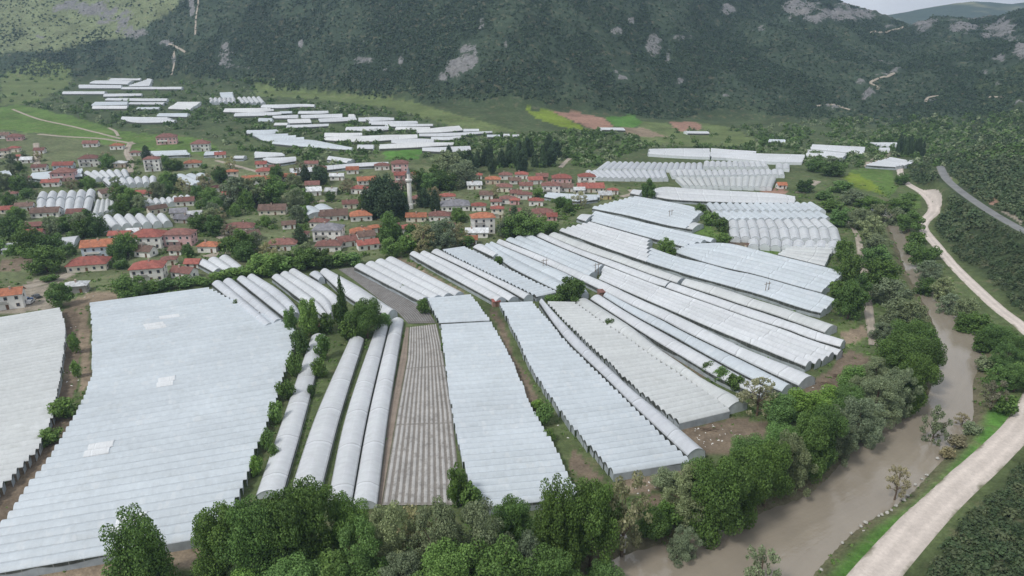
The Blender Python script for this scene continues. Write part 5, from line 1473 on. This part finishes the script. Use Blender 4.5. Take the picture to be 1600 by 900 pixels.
tree(972, 862, 82, 118, 'open', PA, 'pale flowering tree above the white concrete pillar', 'trees along the near river bank', clear=.1)
belt('in the belt below the fields', 'trees along the near river bank', [
 (352,908,96,107,'round',D),(408,915,94,120,'round',D),(455,905,100,120,'round',D),(492,885,96,120,'round',D),(548,868,69,89,'round',BR),(462,945,105,61,'round',MI),(395,950,94,51,'bush',BR),(566,925,96,98,'willow',MI),
 (610,900,92,101,'willow',WI),(650,880,79,82,'open',PA),(632,945,90,68,'willow',WI),(683,910,100,110,'willow',WI),(743,900,109,103,'willow',WI),(716,790,35,61,'round',D),(735,800,39,44,'bush',MI),(520,940,94,68,'bush',MI),
 (802,862,69,75,'round',D),(775,945,126,86,'tall',D),(700,955,115,86,'round',MI),(830,925,84,77,'willow',WI),(868,885,88,129,'tall',D),(922,880,92,118,'round',D),(856,950,100,77,'round',D),(905,950,73,56,'bush',BR),(976,930,75,37,'bush',BR),(940,900,58,39,'bush',MI),
 (1016,835,58,43,'bush',MI),(1040,822,46,37,'bush',BR),(655,950,73,51,'bush',WI),(585,950,84,60,'bush',MI),(310,950,73,43,'bush',MI)])
belt('on the left river bank', 'trees along the left river bank', [
 (1074,806,84,80,'willow',WI),(1118,832,99,124,'round',D),(1155,806,88,112,'round',D),(1082,794,55,72,'round',D),(1042,769,47,36,'bush',WI),(1195,786,77,94,'round',D),(1170,739,69,56,'round',MI),(1230,766,73,88,'willow',WI),(1218,732,64,72,'round',MI),(1254,746,69,97,'round',MI),
 (1278,732,69,94,'round',D),(1302,716,68,76,'willow',WI),(1335,694,79,73,'willow',WI),(1320,662,69,56,'round',MI),(1290,654,64,48,'bush',BR),(1362,662,75,72,'willow',WI),(1392,649,71,76,'willow',WI),(1346,634,69,49,'willow',WI),(1420,642,60,88,'round',D),
 (1438,606,55,76,'round',D),(1400,594,77,76,'round',D),(1418,554,69,59,'round',D),(1365,606,60,46,'willow',WI),(1330,612,55,43,'bush',MI),(1252,649,64,41,'bush',BR),(1218,662,58,43,'bush',MI),(1182,649,64,59,'open',PA),(1440,569,46,56,'round',D),
 (1324,498,47,59,'round',D),(1339,476,34,48,'round',D),(1310,470,40,36,'bush',D),(1326,440,42,44,'round',D),(1316,408,33,36,'round',D),(1306,432,27,19,'bush',D),(1373,446,55,43,'round',D),(1387,476,60,41,'willow',WI),(1399,512,60,46,'willow',WI),(1367,420,47,36,'round',MI),(1366,402,55,36,'willow',WI),
 (1379,534,47,32,'willow',WI),(1419,518,51,48,'willow',WI),(1360,372,49,35,'willow',WI),(1342,358,44,33,'willow',WI),(1310,352,42,27,'round',MI),(1300,330,44,20,'bush',D),(1330,318,49,22,'willow',WI),(1360,328,47,20,'round',D),(1312,300,40,20,'bush',MI),
 (1288,312,31,15,'bush',MI),(1300,275,40,22,'round',D),(1276,268,36,18,'round',D),(1256,300,31,20,'round',D),(1274,244,23,10,'bush',D),(1300,256,36,12,'willow',WI),(1370,345,36,27,'willow',WI),(1398,352,36,28,'willow',WI),(1405,330,40,20,'round',D),(1420,362,40,32,'round',MI),(1408,288,22,18,'round',D),(1420,312,27,12,'bush',MI)], 'y')
belt('on the right river bank', 'trees on the far river bank', [
 (1425,398,30,23,'bush',MI),(1438,418,35,31,'round',D),(1448,440,39,34,'willow',WI),(1443,462,34,29,'round',D),(1471,470,42,37,'willow',WI),(1480,492,39,34,'willow',WI),(1508,500,39,35,'willow',WI),(1506,520,40,34,'round',D),(1528,520,37,34,'bush',D),(1534,548,40,35,'round',D),(1556,548,47,42,'round',D),
 (1568,580,51,45,'willow',MI),(1594,566,47,42,'round',D),(1553,608,45,39,'willow',MI),(1583,612,51,43,'round',MI),(1547,640,44,48,'open',BA),(1572,648,40,32,'bush',D),(1603,600,39,39,'bush',MI),(1536,580,30,24,'bush',WI),(1502,668,25,23,'open',BA),(1492,700,28,24,'bush',BA),(1516,678,27,21,'bush',WI),(1480,715,25,17,'bush',BA),(1455,404,28,21,'bush',D),(1433,382,28,21,'bush',D)], 'y')
belt('in the hedge of the bumpy tunnel', 'hedge bushes beside the tunnels', [
 (505,560,26,44,'bush',D),(472,556,28,44,'bush',D),(462,588,26,42,'bush',MI),(448,625,28,38,'bush',D),(434,662,26,38,'bush',MI),(418,704,22,36,'bush',MI),(402,742,20,34,'bush',BR),(500,590,24,34,'bush',D),(488,620,14,22,'bush',D),(455,520,26,40,'round',MI),(486,524,38,58,'round',MI),(512,520,26,34,'bush',D),(548,530,40,40,'bush',D),(600,512,26,24,'bush',MI),(430,718,18,26,'bush',MI),(468,540,28,30,'bush',D),(527,505,16,36,'bush',D)], 'y')
belt('beside the dirt lanes', 'bushes along the lanes', [(118,552,20,36,'bush',D),(120,590,16,30,'bush',MI),(102,652,42,32,'bush',D),(80,692,34,26,'bush',MI),(96,478,40,36,'round',MI),(78,440,30,14,'bush',D),(660,490,24,26,'bush',D),(626,458,14,14,'bush',D),(850,662,30,36,'bush',MI),(838,640,20,20,'bush',BR),(858,690,22,20,'bush',MI),(780,414,15,16,'bush',D),(955,514,20,20,'bush',D),(372,482,14,16,'bush',D),(692,548,8,14,'bush',D),
 (1108,584,26,20,'bush',D),(1128,596,28,24,'bush',MI),(1148,610,30,26,'bush',D),(867,472,34,16,'bush',BR),(1012,312,22,32,'round',D),(1093,336,20,20,'bush',D),(1108,352,30,24,'bush',D),(1126,362,24,24,'bush',D),(1130,380,26,18,'bush',D)])
belt('along the front hedge of the village', 'trees of the front village hedge', [(205,466,58,37,'round',D),(240,456,36,20,'bush',MI),(262,452,31,18,'bush',MI),(290,448,36,18,'bush',MI),(318,446,33,17,'bush',MI),(346,438,40,20,'bush',MI),(370,434,40,18,'bush',MI),(392,432,33,20,'bush',MI),(418,428,58,32,'round',MI),(446,424,46,23,'bush',BR),(478,420,47,32,'round',MI),(505,418,40,28,'round',D),(530,416,36,24,'bush',MI),(552,414,33,21,'bush',MI),
 (610,402,36,30,'round',MI),(640,394,36,30,'bush',MI),(662,394,53,45,'open',PA),(690,390,51,48,'willow',WI),(712,386,44,39,'open',PA),(810,372,55,39,'round',MI),(838,368,44,32,'round',MI),(860,362,27,19,'bush',MI),(790,370,31,30,'willow',WI),(730,384,23,18,'bush',MI),(610,378,36,48,'round',MI),(470,400,33,20,'bush',MI),(74,425,57,43,'round',MI),(40,402,27,21,'bush',MI),(20,398,22,19,'bush',MI),(110,398,22,21,'bush',MI),(182,412,11,23,'column',MI),(348,440,18,12,'bush',MI)])
belt('beside the minaret', 'dark trees by the minaret', [(588,340,44,56,'round',PI),(613,343,48,60,'round',PI),(600,330,40,58,'round',PI),(628,336,30,40,'pine',PI),(572,336,28,34,'round',D),(662,324,26,30,'round',PI),(680,330,22,36,'pine',PI),(500,288,28,30,'round',PI),(478,284,22,28,'pine',PI)])

# dark pine grove behind the village
rg = random.Random(3); items = []
for k in range(46):
    u = rg.random(); x = 690 + 180 * u; y = 240 + 26 * rg.random() + (6 if x < 800 else 0)
    if x > 845: y -= 8
    items.append((x, y + 4, rg.uniform(13, 19), rg.uniform(22, 34), 'pine' if rg.random() < .4 else 'round', PI))
belt('in the dark grove behind the village', 'trees of the dark grove', items)
items = []
for k in range(14): items.append((rg.uniform(1398, 1444), rg.uniform(240, 246), rg.uniform(9, 13), rg.uniform(26, 36), 'column', PI))
belt('in the tall grove by the large smooth sheet', 'trees of the tall grove', items)

# garden trees of the village
def free(x, y, m=2):
    for a, b, c, d in HOUSE_BOX:
        if a - m < x < c + m and b - m + 6 < y < d + 3: return False
    for P in GH_POLYS:
        xs = [q[0] for q in P]; ys = [q[1] for q in P]
        if min(xs) - 4 < x < max(xs) + 4 and min(ys) - 3 < y < max(ys) + 4:
            if in_poly(np.array([x, x, x - m, x + m]), np.array([y, y - 3, y, y]), P).any(): return False
    return True
VILLAGE = [(0,232),(60,250),(250,250),(330,262),(470,276),(640,268),(700,275),(800,275),(900,290),(960,300),(880,345),(800,370),(640,390),(420,420),(330,400),(300,430),(180,420),(60,400),(0,395)]
def scatter(poly, n, rs, mind):
    xs = [p_[0] for p_ in poly]; ys = [p_[1] for p_ in poly]; out = []; tries = 0
    while len(out) < n and tries < n * 60:
        tries += 1
        x, y = rs.uniform(min(xs), max(xs)), rs.uniform(min(ys), max(ys))
        if not in_poly(np.array([x]), np.array([y]), poly)[0] or not free(x, y): continue
        k = (y - 50) / 300
        if any(abs(x - a) < mind * k and abs(y - b) < mind * .55 * k for a, b in out): continue
        out.append((x, y))
    return out
rs = random.Random(11)
zones = {'in the upper village gardens': [], 'in the garden belt around the white domes': [], 'in the lower village gardens': [], 'in the gardens behind the minaret': [], 'in the gardens of the village centre': [], 'in the gardens at the river end': []}
zk = list(zones)
for x, y in scatter(VILLAGE, 165, rs, 11):
    k = (y - 50) / 300
    kind, leaf = rs.choices([('round', D), ('round', MI), ('bush', D), ('bush', MI), ('willow', WI), ('open', PA), ('open', BA), ('pine', PI)], [18, 28, 8, 20, 13, 7, 5, 3])[0]
    w = rs.uniform(15, 33) * k * (.8 if kind == 'bush' else 1.15); h = w * rs.uniform(.75, 1.05) * (.75 if kind == 'bush' else 1)
    z = zk[0] if x < 400 and y < 270 else zk[1] if x < 400 and y < 345 else zk[2] if x < 400 else zk[5] if x > 780 else zk[3] if y < 312 else zk[4]
    zones[z].append((x, y, w, h, kind, leaf))
for z, it in zones.items(): belt(z, 'garden trees of the village', it)
for x, y, w, h, kn, lf, lab in [(372,322,58,46,'willow',WI,'big grey-green willow in the gardens beyond the brown lane'),(402,320,54,44,'willow',WI,'second big grey willow beside the long brown barn'),(425,318,50,44,'round',MI,'broad green tree right behind the long brown barn'),(700,282,62,46,'willow',WI,'large pale willow between minaret and dark grove'),(728,290,50,40,'willow',WI,'pale willow nearest the dark grove'),
                               (345,352,26,28,'open',BA,'rounded brown-leaved tree beside the village lane'),(130,372,30,30,'round',D,'dark green tree beside the row of seven domes')]:
    tree(x, y, w, h, kn, lf, lab, 'garden trees of the village')

# ================================================================== MASSES: shrubs nobody could count
def clump_mass(name, P, size, leaf, nl, lsz, seed, hmul=(.7, 1.1), shades=True):
    """P: n x 3 feet; one mesh of small leafy clumps"""
    r = np.random.default_rng(seed); n = len(P)
    d = r.normal(size=(n, nl, 3)); d /= np.linalg.norm(d, axis=2)[..., None]; d[..., 2] = np.abs(d[..., 2]) * 1.0
    rad = size[:, None] * (.55 + .45 * r.random((n, nl)))
    hm = r.uniform(*hmul, n)[:, None]
    lob = 1 + .25 * np.sin(np.arctan2(d[..., 1], d[..., 0]) * 3 + r.uniform(0, 6, n)[:, None])
    c = np.stack([P[:, 0, None] + d[..., 0] * rad * lob, P[:, 1, None] + d[..., 1] * rad * lob, P[:, 2, None] + d[..., 2] * rad * hm * 1.5], -1)
    nr = d + .6 * r.normal(size=(n, nl, 3)); nr[..., 2] += .3; nr /= np.linalg.norm(nr, axis=2)[..., None]
    a = np.cross(nr, r.normal(size=(n, nl, 3))); a /= np.linalg.norm(a, axis=2)[..., None]
    b = np.cross(nr, a)
    s = (size[:, None] * lsz * r.uniform(.7, 1.3, (n, nl)))[..., None]
    V = np.stack([c - a * s - b * s * .4, c + a * s - b * s * .4, c + b * s], 2).reshape(-1, 3)
    tone = np.repeat(r.random(n) ** 2, nl); c2 = np.clip(.6 * np.repeat(r.random(n), nl) + .4 * r.random(n * nl), 0, 1)
    col = np.repeat(np.c_[tone, c2, tone, np.ones(n * nl)], 3, 0)
    me = link_np(name, V, np.arange(len(V)), 3, M[leaf], col, False)
    o = bpy.data.objects.new(name, me); COL.objects.link(o)
    return tag(o, kind='stuff')

def on_land(x, y): return np.c_[x, y, H(x, y) - .1]
r = np.random.default_rng(21)
# mountain scrub
n = 300000
yv = 560 + 1150 * r.random(n) ** .9; tv = r.uniform(-1.0, 1.05, n); xv = tv * (yv + 40)
mw = mount_w(xv, yv); keep = (mw > .5)
xv, yv = xv[keep], yv[keep]
zv = H(xv, yv)
rkv = np.maximum(rock_at(xv, yv, zv), .6 * sstep(.70, .80, fbm(xv / 36, yv / 40, 91, 4)))
den = .36 + .9 * sstep(.38, .58, fbm(xv / 48, yv / 70, 57, 4) * -1 + 1)
sunlit_patch = in_poly(xv, yv, COVERW[-1][1])  # scrub is thinned on the slope whose cover has sunlight painted in
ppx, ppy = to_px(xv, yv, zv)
k = (r.random(len(xv)) < den * (1 - rkv * .9) * np.where(sunlit_patch, .5, 1)) & (ppx > -260) & (ppx < 1860) & (ppy > -70)
xv, yv, zv = xv[k], yv[k], zv[k]
clump_mass('mountain_scrub', np.c_[xv, yv, zv - .2], r.uniform(.8, 2.1, len(xv)), 'scrub', 11, .58, 1)
print('scrub', len(xv))
# wooded bank beyond the gravel road
n = 16000
yv = 70 + 700 * r.random(n) ** 1.2; xv = r.uniform(40, 620, n)
d, side, _ = poly_dist(xv, yv, HILL_LINE); dh, _, _ = poly_dist(xv, yv, HWY[:, :2])
ppx, ppy = to_px(xv, yv, H(xv, yv))
road_cov = np.zeros(n, bool)
for c_, Pp in COVERW:
    if c_ in (DUST, PINKSOIL): road_cov |= in_poly(xv, yv, Pp)
xn = r.uniform(60, 430, 30000); yn = r.uniform(70, 600, 30000)
xv = np.r_[xv, xn, r.uniform(60, 230, 9000)]; yv = np.r_[yv, yn, r.uniform(85, 240, 9000)]; n = len(xv)
d, side, _ = poly_dist(xv, yv, HILL_LINE); dh, _, _ = poly_dist(xv, yv, HWY[:, :2])
ppx, ppy = to_px(xv, yv, H(xv, yv))
road_cov = np.zeros(n, bool)
for c_, Pp in COVERW:
    if c_ in (DUST, PINKSOIL): road_cov |= in_poly(xv, yv, Pp)
k = (side > 0) & (d > 5.5 + 3 * vnoise(xv / 12, yv / 12, 5)) & (dh > 6.5) & (ppx < 1760) & (r.random(n) < np.where(yv < 200, .95, .5) + 1.1 * sstep(.34, .55, fbm(xv / 26, yv / 26, 84, 3))) & ~road_cov
xv, yv = xv[k], yv[k]
sz = r.uniform(.8, 2.3, len(xv)) * np.where(yv < 200, .85, 1)
nearm = yv < 330
clump_mass('hillside_scrub', on_land(xv[nearm], yv[nearm]), sz[nearm], 'leaf_shrub', 110, .2, 2)
clump_mass('hillside_woods', on_land(xv[~nearm], yv[~nearm]), sz[~nearm] * 1.35, 'leaf_shrub', 44, .3, 3)
print('bank', len(xv))
# trees and hedges of the far valley floor and the terraces
n = 34000
ppx = r.uniform(-60, 1660, n); ppy = 112 + 150 * r.random(n)
cand = []
fo = np.array([(-80,150),(60,95),(110,100),(120,125),(330,128),(420,120),(500,150),(640,178),(800,212),(905,205),(1000,205),(1190,196),(1320,186),(1600,176),(1660,200),(1660,240),(1480,262),(1340,262),(1270,262),(1240,250),(1000,232),(960,250),(900,272),(860,285),(830,262),(740,262),(690,240),(600,262),(500,262),(420,240),(350,232),(330,215),(190,205),(120,182),(0,162),(-80,165)])
ok = in_poly(ppx, ppy, fo)
den = fbm(ppx / 40, ppy / 14, 95, 3)
for x, y, q, w_ in zip(ppx[ok], ppy[ok], den[ok], r.random(ok.sum())):
    dens = (.12 + 1.1 * max(0, min(1, (q - .40) / .25))) * .42
    if x > 830: dens = .14 + .75 * max(0, min(1, (q - .34) / .25))
    if w_ > dens: continue
    if any(c_ in (YELG, PINKSOIL, BRIGHT, MEADOW, TAN) and in_poly(np.array([x]), np.array([y]), Pp)[0] for c_, Pp in COVER): continue
    if any(c_ is OLIVE and in_poly(np.array([x]), np.array([y]), Pp)[0] for c_, Pp in COVER) and w_ > .05: continue
    if free(x, y, 1): cand.append((x, y))
print('valley', len(cand))
pts = np.array([unproj(*c_) for c_ in cand])
sel = r.random(len(pts))
for nm, leaf, a, b in (('valley_woods', 'leaf_dark', 0, .5), ('valley_thickets', 'leaf_mid', .5, .78), ('valley_willows', 'leaf_willow', .78, 1.01)):
    q = (sel >= a) & (sel < b)
    clump_mass(nm, on_land(pts[q, 0], pts[q, 1]), r.uniform(1.3, 3.6, q.sum()), leaf, 36, .34, 4 + len(nm))
# low garden shrubs between the houses
pg = []
rs = random.Random(5)
for _ in range(9000):
    x, y = rs.uniform(0, 960), rs.uniform(205, 440)
    if in_poly(np.array([x]), np.array([y]), VILLAGE)[0] and free(x, y, 1) and fbm(np.array([x / 22]), np.array([y / 12]), 97, 2)[0] > .34: pg.append((x, y))
pg = np.array([unproj(*q) for q in pg]); sel = r.random(len(pg))
for nm, leaf, a, b in (('garden_shrubbery', 'leaf_dark', 0, .4), ('garden_greenery', 'leaf_mid', .4, .8), ('garden_undergrowth', 'leaf_willow', .8, 1.1)):
    q = (sel >= a) & (sel < b)
    clump_mass(nm, on_land(pg[q, 0], pg[q, 1]), r.uniform(.7, 2.3, q.sum()), leaf, 36, .34, 40 + len(nm))
print('garden', len(pg))
# undergrowth: low weeds on the lane edges, river banks and field margins
n = 26000
ppx = r.uniform(-20, 1620, n); ppy = 290 + 620 * r.random(n)
W_ = np.array([plane_hit(a, b) for a, b in zip(ppx, ppy)])
x, y = W_[:, 0], W_[:, 1]
sd, _, _ = poly_dist(x, y, RIVER_C); ins = in_poly(x, y, RIVER)
dr, side, _ = poly_dist(x, y, ROADW)
k = ~ins & (dr > 5.5) & ~((side > 0) & (y < 600) & (x > 60))
for P in GH_WORLD:
    lo, hi = P.min(0) - 1, P.max(0) + 1
    c_ = np.where(k & (x > lo[0]) & (x < hi[0]) & (y > lo[1]) & (y < hi[1]))[0]
    if len(c_): k[c_[in_poly(x[c_], y[c_], P)]] = False
FIELD = np.array([plane_hit(*q) for q in [(527,420),(556,416),(684,500),(724,795),(586,797),(632,512)]])
k &= ~in_poly(x, y, FIELD)
for c_, Pp in COVERW:
    if c_ in (SOIL, DUST, TAN): k &= ~(in_poly(x, y, Pp) & (r.random(n) < .85))
k &= r.random(n) < .12 + .9 * sstep(.45, .62, fbm(x / 9, y / 9, 85, 3))
x, y = x[k], y[k]
clump_mass('weeds', on_land(x, y), r.uniform(.25, .75, len(x)) * np.clip(y / 220, .7, 1.6), 'leaf_mid', 9, .6, 9, (.4, .8))
rs = random.Random(8); q = MB()
for lo, hi, nn in (((1085,660),(1160,700),26),((985,752),(1050,772),10),((1250,600),(1340,620),22),((95,500),(125,610),12),((780,500),(900,700),14),((70,450),(150,470),12)):
    for _ in range(nn):
        p_ = plane_hit(rs.uniform(lo[0], hi[0]), rs.uniform(lo[1], hi[1])); L_ = rs.uniform(.15, .5); a_ = rs.uniform(0, 3)
        if any(in_poly(np.array([p_[0]]), np.array([p_[1]]), P_)[0] for P_ in GH_WORLD): continue
        u_ = (math.cos(a_) * L_, math.sin(a_) * L_); v_ = (-u_[1] * .5, u_[0] * .5)
        q.add([(p_[0] - u_[0], p_[1] - u_[1], .02), (p_[0] + v_[0], p_[1] + v_[1], .12), (p_[0] + u_[0], p_[1] + u_[1], .04), (p_[0] - v_[0], p_[1] - v_[1], .10), (p_[0], p_[1], .3)], [(0, 3, 4), (3, 2, 4), (2, 1, 4), (1, 0, 4)])
tag(q.build('plastic_litter', M['w_white']), kind='stuff')
print('weeds', len(x), 'trees', len(TREES))
print('objects', len(bpy.data.objects))
